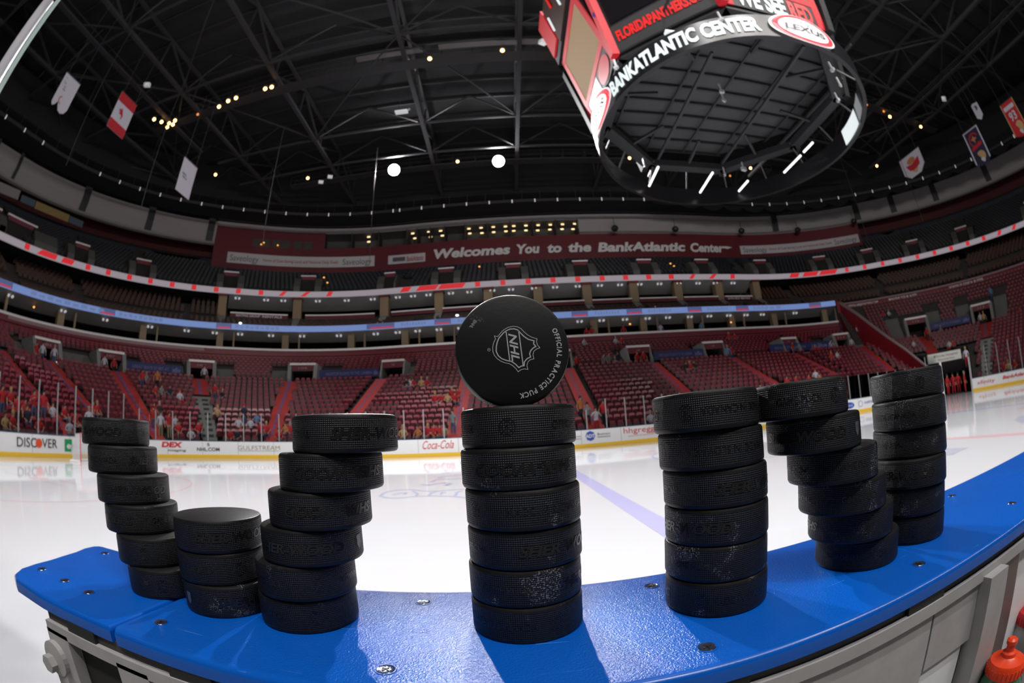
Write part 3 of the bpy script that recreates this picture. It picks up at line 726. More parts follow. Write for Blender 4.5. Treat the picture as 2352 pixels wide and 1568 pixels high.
# maroon back wall with lettering, press boxes, grey soffit
WS0, WS1 = 15.9, 71.8
b = MB(); strip(b, WS0, WS1, [(27.0, 22.8), (27.0, 26.3)], 1.2); strip(b, WS0, 19.6, [(27.0, 26.3), (27.0, 28.6)], 1.2); struct('wall_back', b, m_maroon)
b = MB(); strip(b, S_MIN, WS0, [(30.0, 25.2), (30.0, 26.4), (27.2, 26.4)], 1.6); strip(b, WS1, S_MAX, [(30.0, 25.2), (30.0, 27.0), (27.2, 26.6)], 1.6); struct('wall_back', b, mat('wall_deep_red', (.075, .006, .008), .7))
def sign(s0, s1, zc, h, m, label):
    r = empty('wall_sign', P((s0+s1)/2, 26.9, zc-h/2), label=label, cat='sign')
    b = MB(); strip(b, s0, s1, [(26.88, zc-h/2), (26.88, zc+h/2), (26.97, zc+h/2), (26.97, zc-h/2)], .5, closed=True); b.build('panel', m, r); return r
m_sign = mat('sign_white', (.62, .60, .63), .6); m_sgk = mat('sign_grey_text', (.10, .10, .12), .6); m_sgr = mat('sign_red_text', (.35, .05, .07), .6)
r = sign(16.4, 21.3, 24.25, 1.5, m_sign, 'white wall sign with grey and small red lettering at the left of the maroon wall')
b = MB(); ring_text(b, 'Saveology', 16.5, 17.45, 26.87, 24.25, .85, .0); ring_text(b, 'Saveology', 20.25, 21.2, 26.87, 24.25, .85, .0); b.build('grey_lettering', m_sgk, r)
b = MB(); ring_text(b, 'Home of Coin-Saving Local and National Daily Deals', 17.6, 20.1, 26.87, 24.25, .42, .01); b.build('red_lettering', m_sgr, r); fix(r)
r = sign(21.75, 25.2, 24.2, 1.25, m_sign, 'short white sign with dark lettering beside the large wall lettering')
b = MB(); ring_text(b, 'BankAtlantic', 22.7, 25.0, 26.87, 24.15, .72, .02, .1); b.build('lettering', m_sgr, r)
b = MB(); strip(b, 21.9, 22.5, [(26.87, 23.9), (26.87, 24.5)]); b.build('emblem', m_sgk, r); fix(r)
r = sign(66.9, 71.7, 23.9, 1.3, m_sign, 'white wall sign with grey and small red lettering at the right of the maroon wall')
b = MB(); ring_text(b, 'Saveology', 67.0, 67.95, 26.87, 23.9, .8, .0); ring_text(b, 'Saveology', 70.7, 71.6, 26.87, 23.9, .8, .0); b.build('grey_lettering', m_sgk, r)
b = MB(); ring_text(b, 'Home of Coin-Saving Local and National Daily Deals', 68.05, 70.6, 26.87, 23.9, .36, .01); b.build('red_lettering', m_sgr, r); fix(r)
r = empty('wall_lettering', P(46, 26.9, 23.5), label='large white slanted welcome lettering across the maroon back wall', cat='lettering')
words = [(t, at(a, 580, 26.9)[0], at(c, 578, 26.9)[0]) for t, a, c in (('Welcomes', 996, 1172), ('You', 1187, 1240), ('to', 1258, 1291), ('the', 1306, 1359), ('BankAtlantic', 1374, 1576), ('Center', 1588, 1684))]
for t, a, c in words:
    b = MB(); vs, fs, w = text_geo(t, .042, .16); k = (c-a)/w
    b.add([P((a+c)/2+x*k, 26.9+q*.06, 24.55-lerp((a+c)/2, (26, 66), (0, .35))+y*1.25) for q in (0,) for x, y in vs], fs); b.build('word', mat('lettering_grey', (.80, .79, .80), .6), r)
fix(r)
# press boxes with warm downlights
b = MB(); strip(b, 19.6, 45.5, [(27.0, 26.3), (29.6, 26.3), (29.6, 28.5), (27.0, 28.7)], 1.5); struct('wall_press_box', b, mat('press_grey', (.10, .095, .09), .8))
b = MB()
for s in (19.6, 20.5, 21.4, 22.6, 24.0, 25.8, 27.8, 30.5, 33.5, 36.5, 39.5, 42.6, 45.6):
    strip(b, s-.06/dscale(s, 27), s+.06/dscale(s, 27), [(27.0, 26.3), (27.0, 28.7), (29.6, 28.5), (29.6, 26.3)], closed=True)
struct('wall_press_partitions', b, mat('press_dark', (.05, .045, .045), .8))
PL = MB(); PL.box((0, 0, 0), (.42, .28, .05)); PLm = PL.mesh('press_lamp', m_warm2)
for (x, y) in ((847, 544), (847, 555), (948, 536), (953, 547), (985, 532), (989, 544), (1012, 530), (1016, 541), (1077, 525), (1079, 536), (1105, 523), (1107, 535), (1133, 521), (1134, 533), (1161, 520), (1162, 531), (1180, 519), (1180, 530), (1208, 518), (1208, 529), (1236, 517), (1235, 529), (1264, 516), (1263, 527), (1292, 515), (1291, 526), (1320, 514), (1316, 526)):
    s, z = at(x, y, 28.2); t = tang(s); pt = P(s, 28.2, 1); pt.z = z
    link('press_lamp', PLm, M=Matrix.Translation(pt) @ Matrix.Rotation(atan2(t.y, t.x), 4, 'Z') @ Matrix.Rotation(rad(60), 4, 'X'), label='small square warm ceiling lamp inside the press boxes', cat='lamp', group='warm lamps of the press boxes')
b = MB()
for x in (590, 611, 636, 657, 684, 707):
    s, z = at(x, lerp(x, (590, 707), (557, 564)), 26.95)
    b = MB(); strip(b, s-.14, s+.14, [(26.96, z-.55), (26.96, z+.55)]); tag(b.build('window_1', mat('dim_window', (.07, .075, .07), .3)), kind='structure')
b = MB(); strip(b, WS0, WS1, [(27.05, 28.5), (26.7, 29.5), (26.6, 29.6)], 1.2)
strip(b, 45.6, WS1, [(27.4, 26.7), (27.1, 26.75), (26.7, 28.4)], 1.2); strip(b, 45.6, WS1, [(27.0, 26.2), (27.5, 26.75)], 1.2)
strip(b, S_MIN, WS0, [(27.3, 26.1), (27.0, 26.25), (26.5, 27.4), (26.4, 28.9)], 1.4); strip(b, WS1, S_MAX, [(27.3, 26.6), (27.0, 26.75), (26.6, 27.8), (26.4, 29.2)], 1.4)
struct('ceiling_soffit', b, m_soffit)
b = MB(); strip(b, S_MIN, WS0, [(27.35, 25.85), (26.9, 25.95), (26.9, 26.25)], 1.4); strip(b, WS1, S_MAX, [(27.35, 26.3), (26.9, 26.4), (26.9, 26.75)], 1.4); struct('trim_9', b, m_trimw if False else mat('soffit_edge', (.30, .28, .27), .7))
for s in (1.5, 5, 8.6, 11.3, 13.6, 15.7, 68.5, 71.9, 73.4, 75.2, 77.5, 80):
    b = MB(); w = .12 if s > 9 else .22
    strip(b, s-w, s+w, [(26.85, 26.2), (26.35, 27.4), (26.3, 29.2)] if s < 60 else [(26.85, 26.7), (26.45, 27.8), (26.3, 29.4)]); struct('ceiling_soffit_joint', b, m_steelk)
# big speakers hung under the soffit on the right
def speaker_cluster(px, py):
    s, z = at(px, py, 25.5); p = P(s, 25.5, 1); p.z = z
    r = empty('hanging_speaker', p, random.uniform(-.5, .5), label='small black speaker hung in front of the grey soffit', cat='speaker', group='speakers along the soffit')
    b = MB(); b.lathe([(.15, -.45), (.42, -.25), (.5, .05), (.35, .3), (.1, .35)], 10); b.build('speaker_box', m_black, r)
    b = MB(); b.beam((0, 0, .3), (0, 0, 1.5), .06); b.build('hanger', m_black, r)
for q in ((1412, 524), (1551, 526), (1703, 530), (1832, 528), (1961, 508)): speaker_cluster(*q)
# ================================================================== ROOF
ZR = 33.6
b = MB(); b.quad((-62, -30, ZR), (82, -30, ZR), (82, 62, ZR), (-62, 62, ZR)); tag(b.build('ceiling', m_roof), kind='structure')
b = MB(); strip(b, S_MIN, S_MAX, [(26.3, 29.3), (21.5, 29.7), (20.5, ZR)], 1.6); tag(b.build('ceiling_edge', mat('ceiling_black', (.010, .010, .011), .9)), kind='structure')
b = MB(); strip(b, S_MIN, S_MAX, [(26.3, 29.2), (30.2, 29.2), (30.2, 25)], 2); tag(b.build('wall_outer', m_dark), kind='structure')
def pan_roof():
    b = MB()
    for i in range(26): y = -8+i*2.6; b.box((9, y, ZR-.12), (136, .16, .22))
    return tag(b.build('ceiling_purlins', m_steelk), kind='structure')
pan_roof()
TX = [-46, -37, -27, -17.9, -6.8, 2.3, 12.0, 21.5, 30.9, 40.0, 49.0]
def truss_x(x):   # plane truss running away from the camera
    r = empty('roof_truss', (x, 20, 30), label='long dark steel roof truss running away across the arena ceiling', cat='truss', group='main roof trusses')
    y0, y1 = -20, 54 if -20 < x < 36 else (46 if -30 < x < 42 else 36)
    b = MB(); b.beam((0, y0-20, 0), (0, y1-20, 0), .36, .30); b.build('bottom_chord', m_steel, r)
    b = MB(); b.beam((0, y0-20, 3.2), (0, y1-20, 3.2), .3); b.build('top_chord', m_steel, r)
    b = MB(); y = -16.0; k = 0
    while y < y1-2:
        b.beam((0, y-20, 0), (0, y-20, 3.2), .14); b.beam((0, y-20, 0 if k % 2 else 3.2), (0, y-20+5.6, 3.2 if k % 2 else 0), .17); y += 5.6; k += 1
    b.build('web_members', m_steel, r)
for x in TX: truss_x(x)
def truss_y(y, x0=-50, x1=62):
    r = empty('cross_truss', (0, y, 30), label='dark steel cross truss tying the main roof trusses together', cat='truss', group='roof cross trusses')
    b = MB(); b.beam((x0, 0, 0), (x1, 0, 0), .22, .18); b.build('bottom_chord', m_steel, r)
    b = MB(); k = 0
    for i in range(len(TX)-1):
        a, c = TX[i], TX[i+1]; m = (a+c)/2; b.beam((a, 0, 0), (m, 0, 3.1), .13); b.beam((m, 0, 3.1), (c, 0, 0), .13)
    b.build('web_members', m_steel, r)
for y in (4.5, 12.7, 21.6, 33.0, 38.0): truss_y(y, -52 if y < 30 else -30, 62 if y < 30 else 46)
b = MB()   # diagonal wind bracing in the roof plane
for i in range(len(TX)-1):
    for (ya, yb) in ((4.5, 12.7), (12.7, 21.6), (21.6, 33.0)): 
        if (i+int(ya)) % 2: b.beam((TX[i], ya, 30), (TX[i+1], yb, 30), .11)
        else: b.beam((TX[i], yb, 30), (TX[i+1], ya, 30), .11)
tag(b.build('wind_bracing', m_steel), 'thin diagonal steel bracing rods between the dark roof trusses', 'bracing')
# catwalks with rails and clutter
def catwalk(y, x0, x1, lab):
    r = empty('catwalk', ((x0+x1)/2, y, 29.9), label=lab, cat='catwalk'); L = x1-x0
    b = MB(); b.box((0, 0, -.1), (L, 1.0, .12)); b.build('deck', m_steelk, r)
    b = MB()
    for sg in (-.5, .5):
        for z in (.5, 1.05): b.beam((-L/2, sg, z), (L/2, sg, z), .05)
        n = int(L/2.4)
        for k in range(n+1): b.beam((-L/2+L*k/n, sg, 0), (-L/2+L*k/n, sg, 1.05), .05)
    b.build('handrail', m_steel, r)
catwalk(24.9, -33, 52, 'long catwalk with handrails and warm lamps hung below the roof trusses')
catwalk(40.6, -24, 34, 'far catwalk carrying the two dazzling floodlights above the far stands')
b = MB(); b.box((0, 0, 0), (5.4, .5, .22)); me = b.mesh('cable_tray', mat('tray_bright', (.30, .29, .29), .4, .6))
for (x, y) in ((-1.3, 23.6), (3.2, 23.6), (-8, 23.7)): link('cable_tray', me, loc=(x, y, 30.2), label='bright metal cable tray slung along the catwalk above the far ice', cat='tray', group='cable trays')
# side catwalks (pale line at the left)
for x, lab in ((-30.3, 'narrow side catwalk running along the left of the roof beside the banners'), (44.5, 'narrow side catwalk running along the right of the roof beside the banners')):
    b = MB(); b.beam((0, -22, 0), (0, 8, 0), .5, .12); b.beam((.3, -22, .6), (.3, 8, .6), .07); b.beam((-.3, -22, .6), (-.3, 8, .6), .07)
    tag(b.build('side_catwalk', m_steel), lab, 'catwalk').location = (x, 22, 29.6)
# perimeter lighting truss with small pale lamps
PZ = 28.3
b = MB(); strip(b, S_MIN, S_MAX, [(20.95, PZ-.18), (20.95, PZ+.18), (21.05, PZ+.18), (21.05, PZ-.18)], .9, closed=True)
ptr = empty('perimeter_truss', P(35, 21, PZ), label='dark curved lighting truss sweeping round the edge of the arena roof', cat='truss')
q = b.build('rail', m_steelk, ptr)
b = MB()
s = S_MIN+.5
while s < S_MAX-.5: k = dscale(s, 21); b.beam(P(s, 21, PZ+.1), P(s, 21, PZ+1.4), .05); s += 2.2/k
b.build('hanger_rods', m_steelk, ptr); fix(ptr)
b = MB(); b.lathe([(.03, .22), (.08, .16), (.08, -.18), (.05, -.22)], 10); plm = b.mesh('truss_lamp', mat('lamp_pale', (.8, .75, .75), .5, emit=(.9, .85, .88), es=.42))
s = -11.8
while s < 88:
    k = dscale(s, 21); p = P(s, 21, 1); p.z = zs(s, PZ)
    if in_view(p)[0]: link('truss_lamp', plm, loc=p, label='small pale cylinder lamp on the curved perimeter truss', cat='lamp', group='lamps of the perimeter truss')
    s += 2.75/k
# scalloped black drape at the right
b = MB(); sc = []
s = 54.5; ss = []
while s < 84: ss.append(s); s += .16/dscale(s, 21.3)*1.6
acc = 0; vs = []; prev = None
for s in ss:
    if prev is not None: acc += (s-prev)*dscale(s, 21.3)
    prev = s; dip = abs(sin(pi*acc/3.4))**.6*.75*min(1, (s-54)/8)
    vs += [P(s, 21.3, 29.6), P(s, 21.3, 27.95-dip)]
b.add(vs, [(2*i, 2*i+1, 2*i+3, 2*i+2) for i in range(len(ss)-1)])
tag(b.build('roof_drape', mat('drape_black', (.006, .006, .007), .95)), 'black drape with scalloped lower edge hanging under the right roof edge', 'drape')
# floodlights
def fl(x, y, z, lab):
    r = empty('floodlight', (x, y, z), label=lab, cat='floodlight')
    M = (Vector((0, 2, 0))-Vector((x, y, z))).to_track_quat('-Z', 'Y').to_matrix()
    b = MB(); b.lathe([(.15, .65), (.44, .5), (.62, .05), (.66, .0), (.62, -.02), (.58, .03)], 24, M=M); b.build('housing', m_lampd, r)
    b = MB(); vs = [M @ Vector((.61*cos(2*pi*k/24), .61*sin(2*pi*k/24), -.03)) for k in range(24)]; b.add(vs, [tuple(range(24))]); b.build('lens', m_flood, r)
    b = MB(); b.beam((0, 0, .2), (0, 0, 1.2), .08); b.build('bracket', m_steel, r)
for i, (px, py) in enumerate(((905, 390), (1145, 370))):
    d = ray(px, py); t = (29.2-CAM.z)/d.z; p = CAM+d*t
    fl(p.x, p.y, p.z, ('left' if i == 0 else 'right')+' one of the two dazzling white floodlights facing the camera')
# warm catwalk lamps
b = MB(); b.lathe([(.02, .17), (.13, .10), (.17, -.02), (.10, -.13), (.02, -.16)], 12); wl = b.mesh('bulb', m_warm)
b = MB(); b.lathe([(.05, .5), (.20, .3), (.22, .12)], 12); wh = b.mesh('shade', m_steelk)
for (x, y) in ((354, 274), (371, 280), (388, 283), (402, 277), (384, 292), (397, 286), (503, 245), (524, 232), (542, 225), (609, 204), (624, 200), (495, 401), (707, 409), (987, 135), (1154, 116), (1270, 113), (1274, 121), (1051, 371), (1446, 363), (2044, 268), (2115, 291), (2014, 381), (1724, 386)):
    d = ray(x, y); p = CAM+d*((29.3-CAM.z)/d.z)
    r = empty('catwalk_lamp', p, label='small glowing orange-yellow lamp hung from the dark roof', cat='lamp', group='warm lamps in the roof'); link('bulb', wl, r); link('shade', wh, r)
b = MB(); b.lathe([(.02, .17), (.1, .10), (.13, -.02), (.02, -.12)], 10); w2 = b.mesh('roof_lamp', mat('lamp_dim_orange', (.3, .1, .03), .5, emit=(1, .28, .05), es=1.2))
for (x, y) in ((454, 263), (1991, 241), (2030, 256), (1845, 395), (1677, 404)):
    d = ray(x, y); p = CAM+d*((29.5-CAM.z)/d.z); link('roof_lamp', w2, loc=p, label='tiny dim orange lamp among the dark roof steel', cat='lamp', group='dim orange roof lamps')
b = MB(); b.box((0, 0, 0), (.55, .5, .34)); wm = b.mesh('roof_speaker', mat('speaker_white', (.75, .75, .77), .5, emit=(.8, .8, .85), es=.25))
for (x, y) in ((338, 195), (758, 406), (737, 418), (1247, 97), (2168, 227)):
    d = ray(x, y); p = CAM+d*((29.6-CAM.z)/d.z); link('roof_lamp_box', wm, M=Matrix.Translation(p) @ Matrix.Rotation(.5, 4, 'Z') @ Matrix.Rotation(.4, 4, 'X'), label='small white box lamp fixed high among the dark roof steel', cat='lamp', group='white box lamps in the roof')
d = ray(922, 257); p = CAM+d*((28.5-CAM.z)/d.z)
r = empty('hanging_fixture', p, label='white tray fixture with a stub arm hanging between two roof trusses', cat='lamp')
b = MB(); b.box((0, 0, 0), (1.1, .5, .12)); b.build('tray', mat('fixture_white', (.8, .8, .82), .5, emit=(.9, .9, .95), es=.35), r)
b = MB(); b.beam((.2, .2, .1), (.6, .5, .7), .14); b.build('arm', m_lampd, r); b = MB(); b.beam((-.2, 0, 0), (-.25, 0, 2), .04); b.build('cable', m_steel, r)
# thin hanging cables
for (x, y) in ((-26.4, 12.8), (-25.4, 20), (-20, 30), (-12, 36), (42, 26), (38.5, 32)):
    b = MB(); b.beam((0, 0, -13), (0, 0, 0), .035); tag(b.build('hanging_cable', m_steel), 'thin steel cable hanging from the roof in front of the upper stands', 'cable', 'thin hanging cables').location = (x, y, 30)
# ================================================================== SCOREBOARD
SB_C = Vector((9.55, 12.45, 0)); SB_Z = 13.4
m_sbk = mat('scoreboard_black', (.014, .014, .016), .6, spec=.3); m_sbr = mat('scoreboard_red', (.45, .010, .018), .6, emit=(.7, .01, .02), es=.28); m_beige = mat('screen_beige', (.04, .03, .02), .8, spec=.2, emit=(.47, .31, .17), es=.62)
m_sbw = mat('scoreboard_text_white', (.5, .55, .55), .4, emit=(.75, .85, .85), es=.8); m_sbtr = mat('scoreboard_text_red', (.5, .01, .01), .4, emit=(.8, .02, .02), es=.65)
m_sbg = mat('scoreboard_grey', (.05, .05, .052), .5, spec=.3)
sb = empty('scoreboard', (SB_C.x, SB_C.y, SB_Z), label='huge octagonal centre-hung scoreboard with screens above a round lettered ring', cat='scoreboard')
AP, ED = 5.2, 2.15     # apothem and half edge
def face(k):   # outward direction of face k (0 = +x), local x axis along the face
    a = k*pi/4; n = Vector((cos(a), sin(a), 0)); t = Vector((-sin(a), cos(a), 0)); return n, t
FL = .23  # flare per metre
def fp(k, u, v, off=0.0):   # u along the face seen from outside left->right, v up
    n, t = face(k); return n*(AP+FL*v+off)+t*(u*(1+.0))+Vector((0, 0, v))
def fquad(b, k, u0, u1, v0, v1, off=0, mi=0): b.quad(fp(k, u0, v0, off), fp(k, u1, v0, off), fp(k, u1, v1, off), fp(k, u0, v1, off), mi)
def fbox(b, k, u0, u1, v0, v1, o0, o1):
    q = [fp(k, u, v, o) for o in (o0, o1) for v in (v0, v1) for u in (u0, u1)]
    b.add(q, [(0, 1, 3, 2), (4, 6, 7, 5), (0, 4, 5, 1), (2, 3, 7, 6), (0, 2, 6, 4), (1, 5, 7, 3)])
def ftext(t, k, u0, u1, v, h, m, bold=.03, nm='lettering', shear=0, rot=False):
    vs, fs, w = text_geo(t, bold, shear); s_ = (u1-u0)/w; b = MB()
    b.add([fp(k, (u0+u1)/2+x*s_, v+y*h, .06 if k % 2 == 0 else .13) for x, y in vs], fs); b.build(nm, m, sb)
HF = 4.2
for k in range(8):
    big = k % 2 == 0
    b = MB(); fbox(b, k, -ED-.0, ED+.0, 0, HF if big else HF, -.5, 0)
    q = b.build('cabinet', m_sbk, sb)
    if big:
        b = MB()
        fbox(b, k, -ED, -ED+.35, 0, HF, 0, .05); fbox(b, k, ED-.35, ED, 0, HF, 0, .05); fbox(b, k, -ED, ED, HF-.35, HF, 0, .05); fbox(b, k, -ED+.35, ED-.35, 1.0, 1.28, 0, .05)
        b.build('screen_frame', m_sbr, sb)
        b = MB(); fquad(b, k, -ED+.35, ED-.35, 1.28, HF-.35, .03); b.build('screen', m_beige, sb)
        b = MB(); fquad(b, k, -ED+.35, ED-.35, 0.0, 1.0, .03); b.build('advert_panel', m_sbg, sb)
    else:
        b = MB(); fbox(b, k, -ED, ED, 0, 1.15, 0, .10); b.build('advert_panel', m_sbg, sb)
        b = MB(); fquad(b, k, -ED+.3, ED-.3, 1.35, HF-.2, .03); b.build('screen', mat('screen_off', (.012, .011, .013), .12), sb)
        for sg in (-1, 1):
            b = MB(); b.beam(fp(k, sg*(ED+.0), -.1, .12), fp(k, sg*(ED), HF, .12), .34, .28); b.build('corner_post', m_sbr if (k, sg) in ((5, -1), (5, 1)) else m_sbk, sb)
# face 6 looks toward -y (the camera), face 4 toward -x (left), face 5 between them
ftext('WE SEE', 6, -ED+.5, .45, .5, .78, m_sbw, .04); ftext('RED', 6, .6, ED-.5, .5, .78, m_sbtr, .04)
ftext('FLORIDAPANTHERS.COM', 5, -ED+.35, ED-.25, .62, .42, m_sbtr, .045)
b = MB(); fquad(b, 4, -ED+.45, .1, .05, .95, .05); b.build('advert_art', mat('advert_pale', (.4, .4, .42), .4, emit=(.6, .62, .68), es=.6), sb)
b = MB(); b.add([fp(4, .95+.75*cos(a*pi/10), .5+.42*sin(a*pi/10), .055) for a in range(20)], [tuple(range(20))]); b.build('advert_badge', mat('badge_red', (.4, .02, .03), .4, emit=(.45, .02, .03), es=.5), sb)
for v in (1.9, 3.3):
    b = MB(); n_, t_ = face(5); b.add([fp(5, -ED-.02+.12*cos(a*pi/8), v+.16*sin(a*pi/8), .27) for a in range(16)], [tuple(range(16))]); b.build('round_badge', m_txtb, sb)
# upper tier: black band with hanging red panels on the left face
b = MB()
for k in range(8): fbox(b, k, -ED*1.12, ED*1.12, HF+.1, HF+2.6, -.9, .15)
b.build('upper_cabinet', m_sbk, sb)
b = MB(); fbox(b, 4, -ED*1.05, -ED*.45, HF+.5, HF+2.8, .10, .25); b.build('side_wing', m_sbr, sb)
b = MB(); fbox(b, 4, -ED*.4, ED*1.0, HF+.15, HF+2.6, .05, .2); b.build('side_wing', mat('wing_brown', (.05, .015, .008), .5), sb)
for j, (u, v) in enumerate(((-.7, .8), (.2, 1.5), (1.1, .5), (1.6, 1.9))):
    b = MB(); b.beam(fp(4, u, HF+v, .24), fp(4, u+.1, HF+v+.9, .24), .08); b.build('wing_stroke', m_sbtr if j % 2 else m_sbw, sb)
# bottom frame of the cube (dark ring of steel, open centre)
b = MB()
for k in range(8):
    b.beam(fp(k, -ED, 0, -.3), fp(k, ED, 0, -.3), .5, .35)
    b.beam(fp(k, 0, .05, -.4), Vector((0, 0, .3)) + face(k)[0]*3.0, .12)
b.build('bottom_frame', m_steelk, sb)
# dark panelled underside inside the cube, with lighter beams crossing it
b = MB(); b.add([Vector((5.3*cos(pi/8+k*pi/4), 5.3*sin(pi/8+k*pi/4), .9)) for k in range(8)], [tuple(range(8))]); b.build('underside_deck', mat('deck_grey', (.055, .055, .058), .8), sb)
b = MB()
for i in range(-5, 6):
    w_ = sqrt(max(0, 5.2**2-(i*.95)**2)); b.beam((-w_, i*.95, .82), (w_, i*.95, .82), .10, .14)
for i in range(-2, 3): b.beam((i*2.0+.3, -4.6, .7), (i*2.0-.2, 4.6, .7), .08, .08)
b.build('underside_ribs', m_steelk, sb)
# round ring
RZ = 11.72-SB_Z; RC = Vector((9.72-SB_C.x, 12.62-SB_C.y, 0)); RRg = 5.8; RH = .95
def rp(a, r, z): return RC+Vector((r*cos(a), r*sin(a), z))
b = MB(); n = 96; vs = []; fs = []
for i in range(n):
    a = 2*pi*i/n; vs += [rp(a, RRg, RZ), rp(a, RRg+.10, RZ+RH), rp(a, RRg-.06, RZ+RH), rp(a, RRg-.16, RZ)]
for i in range(n):
    j = (i+1) % n
    for k in range(4): fs.append((4*i+k, 4*j+k, 4*j+(k+1) % 4, 4*i+(k+1) % 4))
b.add(vs, fs); b.build('ring_band', mat('ring_black', (.014, .014, .016), .3), sb, smooth=True)
def rtext(t, a0, a1, z, h, m, bold=.03):
    vs, fs, w = text_geo(t, bold); s_ = (a1-a0)/w; b = MB()
    b.add([rp((a0+a1)/2+x*s_, RRg+.02+.10*((z+y*h-RZ)/RH)+.012, z+y*h) for x, y in vs], fs); b.build('ring_lettering', m, sb)
def ang_of(px, py):   # ring angle seen at a pixel of the band
    d = ray(px, py); best = None
    for i in range(720):
        a = -pi+2*pi*i/720; p = SB_C+Vector((0, 0, SB_Z))+rp(a, RRg, RZ+RH/2); v = (p-CAM).normalized(); c = v.dot(d)
        if cos(a)*(CAM.x-p.x)+sin(a)*(CAM.y-p.y) > 0 and (best is None or c > best[0]): best = (c, a)
    return best[1]
rtext('BANKATLANTIC CENTER', ang_of(1402, 205), ang_of(1744, 77), RZ+RH*.52, .56, m_sbw, .045)
def roval(a, w, h, z, labs):
    for i, (sc_, m, nm) in enumerate(labs):
        b = MB(); b.add([rp(a+w*sc_*cos(t*pi/16)/RRg, RRg+.13+.012*i+.08*(h*sc_*sin(t*pi/16)), z+h*sc_*sin(t*pi/16)) for t in range(32)], [tuple(range(32))]); b.build(nm, m, sb)
m_ovw = mat('oval_white', (.6, .6, .6), .4, emit=(.9, .85, .87), es=.75); m_ovr = mat('oval_red', (.5, .02, .03), .4, emit=(.8, .04, .07), es=.65)
a1 = ang_of(1840, 100); a2 = ang_of(1378, 262)
for a in (a1, a2):
    roval(a, 1.35, .62, RZ+RH*.5, ((1, m_ovw, 'logo_rim'), (.93, m_ovr, 'logo_ring'), (.76, m_ovw, 'logo_face')))
    vs, fs, w = text_geo('LEXUS', .03, .2); s_ = 1.7/w/RRg; b = MB(); b.add([rp(a+x*s_, RRg+.18, RZ+RH*.45+y*.30) for x, y in vs], fs); b.build('logo_lettering', m_txtk, sb)
    b = MB(); disc = [rp(a+(.1+r_*cos(t*pi/12))/RRg, RRg+.17, RZ+RH*.8+r_*.7*sin(t*pi/12)) for t in range(24) for r_ in (.14, .17)]
    b.add(disc, [(2*t, 2*t+1, (2*t+3) % 48, (2*t+2) % 48) for t in range(24)]); b.build('logo_lettering', m_txtk, sb)
# pale glowing panels, far left and inner side; inner ones paint the ring's reflections
m_glow = mat('ring_panel_white', (.5, .5, .5), .3, emit=(.85, .95, .95), es=.8)
def ang_in(px, py):
    d = ray(px, py); best = None
    for i in range(720):
        a = -pi+2*pi*i/720; p = SB_C+Vector((0, 0, SB_Z))+rp(a, RRg-.2, RZ+RH/2); c = (p-CAM).normalized().dot(d)
        if best is None or c > best[0]: best = (c, a)
    return best[1]
def rpanel(a0, a1_, r, m, nm='ring_glow_panel'):
    b = MB(); n = 14
    for i in range(n):
        u, v = a0+(a1_-a0)*i/n, a0+(a1_-a0)*(i+1)/n; b.quad(rp(u, r, RZ+.08), rp(v, r, RZ+.08), rp(v, r+.06, RZ+RH-.08), rp(u, r+.06, RZ+RH-.08))
    b.build(nm, m, sb)
rpanel(ang_in(1986, 232), ang_in(1982, 268), RRg-.20, mat('ring_panel_grey', (.2, .2, .2), .3, emit=(.5, .52, .55), es=.35)); rpanel(ang_in(1980, 274), ang_in(1955, 335), RRg-.20, m_glow)
rpanel(ang_of(1366, 300)-.14, ang_of(1366, 300)+.02, RRg+.05, m_glow)
b = MB()
for k in range(16):
    a = k*pi/8; b.beam(rp(a, RRg-.05, RZ+RH), Vector((0, 0, .05))+Vector((cos(a), sin(a), 0))*5.0, .06)
b.build('ring_hangers', m_steel, sb)
# tube lights and cameras inside the ring
m_tube = mat('tube_light', (.8, .8, .8), .4, emit=(.95, 1, 1), es=1.5)
def tlt(p0, p1, zz=SB_Z-1.2):
    g = []
    for q in (p0, p1):
        d = ray(*q); g.append(CAM+d*((zz-CAM.z)/d.z)-SB_C-Vector((0, 0, SB_Z)))
    b = MB(); b.tube([g[0], g[1]], .055, 8); b.build('tube_light', m_tube, sb)
tlt((1512, 383), (1491, 427)); tlt((1637, 396), (1608, 442)); tlt((1718, 415), (1697, 439)); tlt((1839, 357), (1801, 396)); tlt((1867, 327), (1846, 349))
for (x, y) in ((1541, 76), (1781, 58), (1691, 183)):
    d = ray(x, y); p = CAM+d*((SB_Z+(-.3 if y < 100 else 6)-CAM.z)/d.z)-SB_C-Vector((0, 0, SB_Z)); b = MB(); k_ = 1 if y < 100 else 1.3
    b.box(p, (.42*k_, .2*k_, .1)); b.build('work_light', m_glow, sb)
for (x, y, s_) in ((1415, 155, .09), (1657, 45, .09), (1912, 160, .10), (1925, 230, .10), (1658, 210, .10), (1663, 230, .08), (1480, 379, .06), (1708, 388, .15), (1665, 400, .07), (1930, 195, .06)):
    d = ray(x, y); p = CAM+d*((SB_Z-.9-CAM.z)/d.z)-SB_C-Vector((0, 0, SB_Z)); b = MB(); b.box(p, (s_, s_*1.8, s_*1.2), Matrix.Rotation(x*.7, 3, 'Z')); b.box(p+Vector((0, 0, .15)), (.06, .06, .5)); b.build('rigged_camera', m_lampd, sb)
b = MB(); g = [(CAM+ray(x, y)*((SB_Z+.2-CAM.z)/ray(x, y).z))-SB_C-Vector((0, 0, SB_Z)) for x, y in ((1636, 120), (1490, 405), (1846, 105), (1640, 400), (1935, 180), (1720, 405))]
for i in (0, 2, 4): b.beam(g[i], g[i+1], .12)
b.build('frame_beam', m_steel, sb)
# winch cables
b = MB()
for sx in (-3, 3):
    for sy in (-3, 3): b.beam((sx, sy, 6.5), (sx*1.2, sy*1.2, 16.4), .05)
b.build('winch_cables', m_steel, sb)
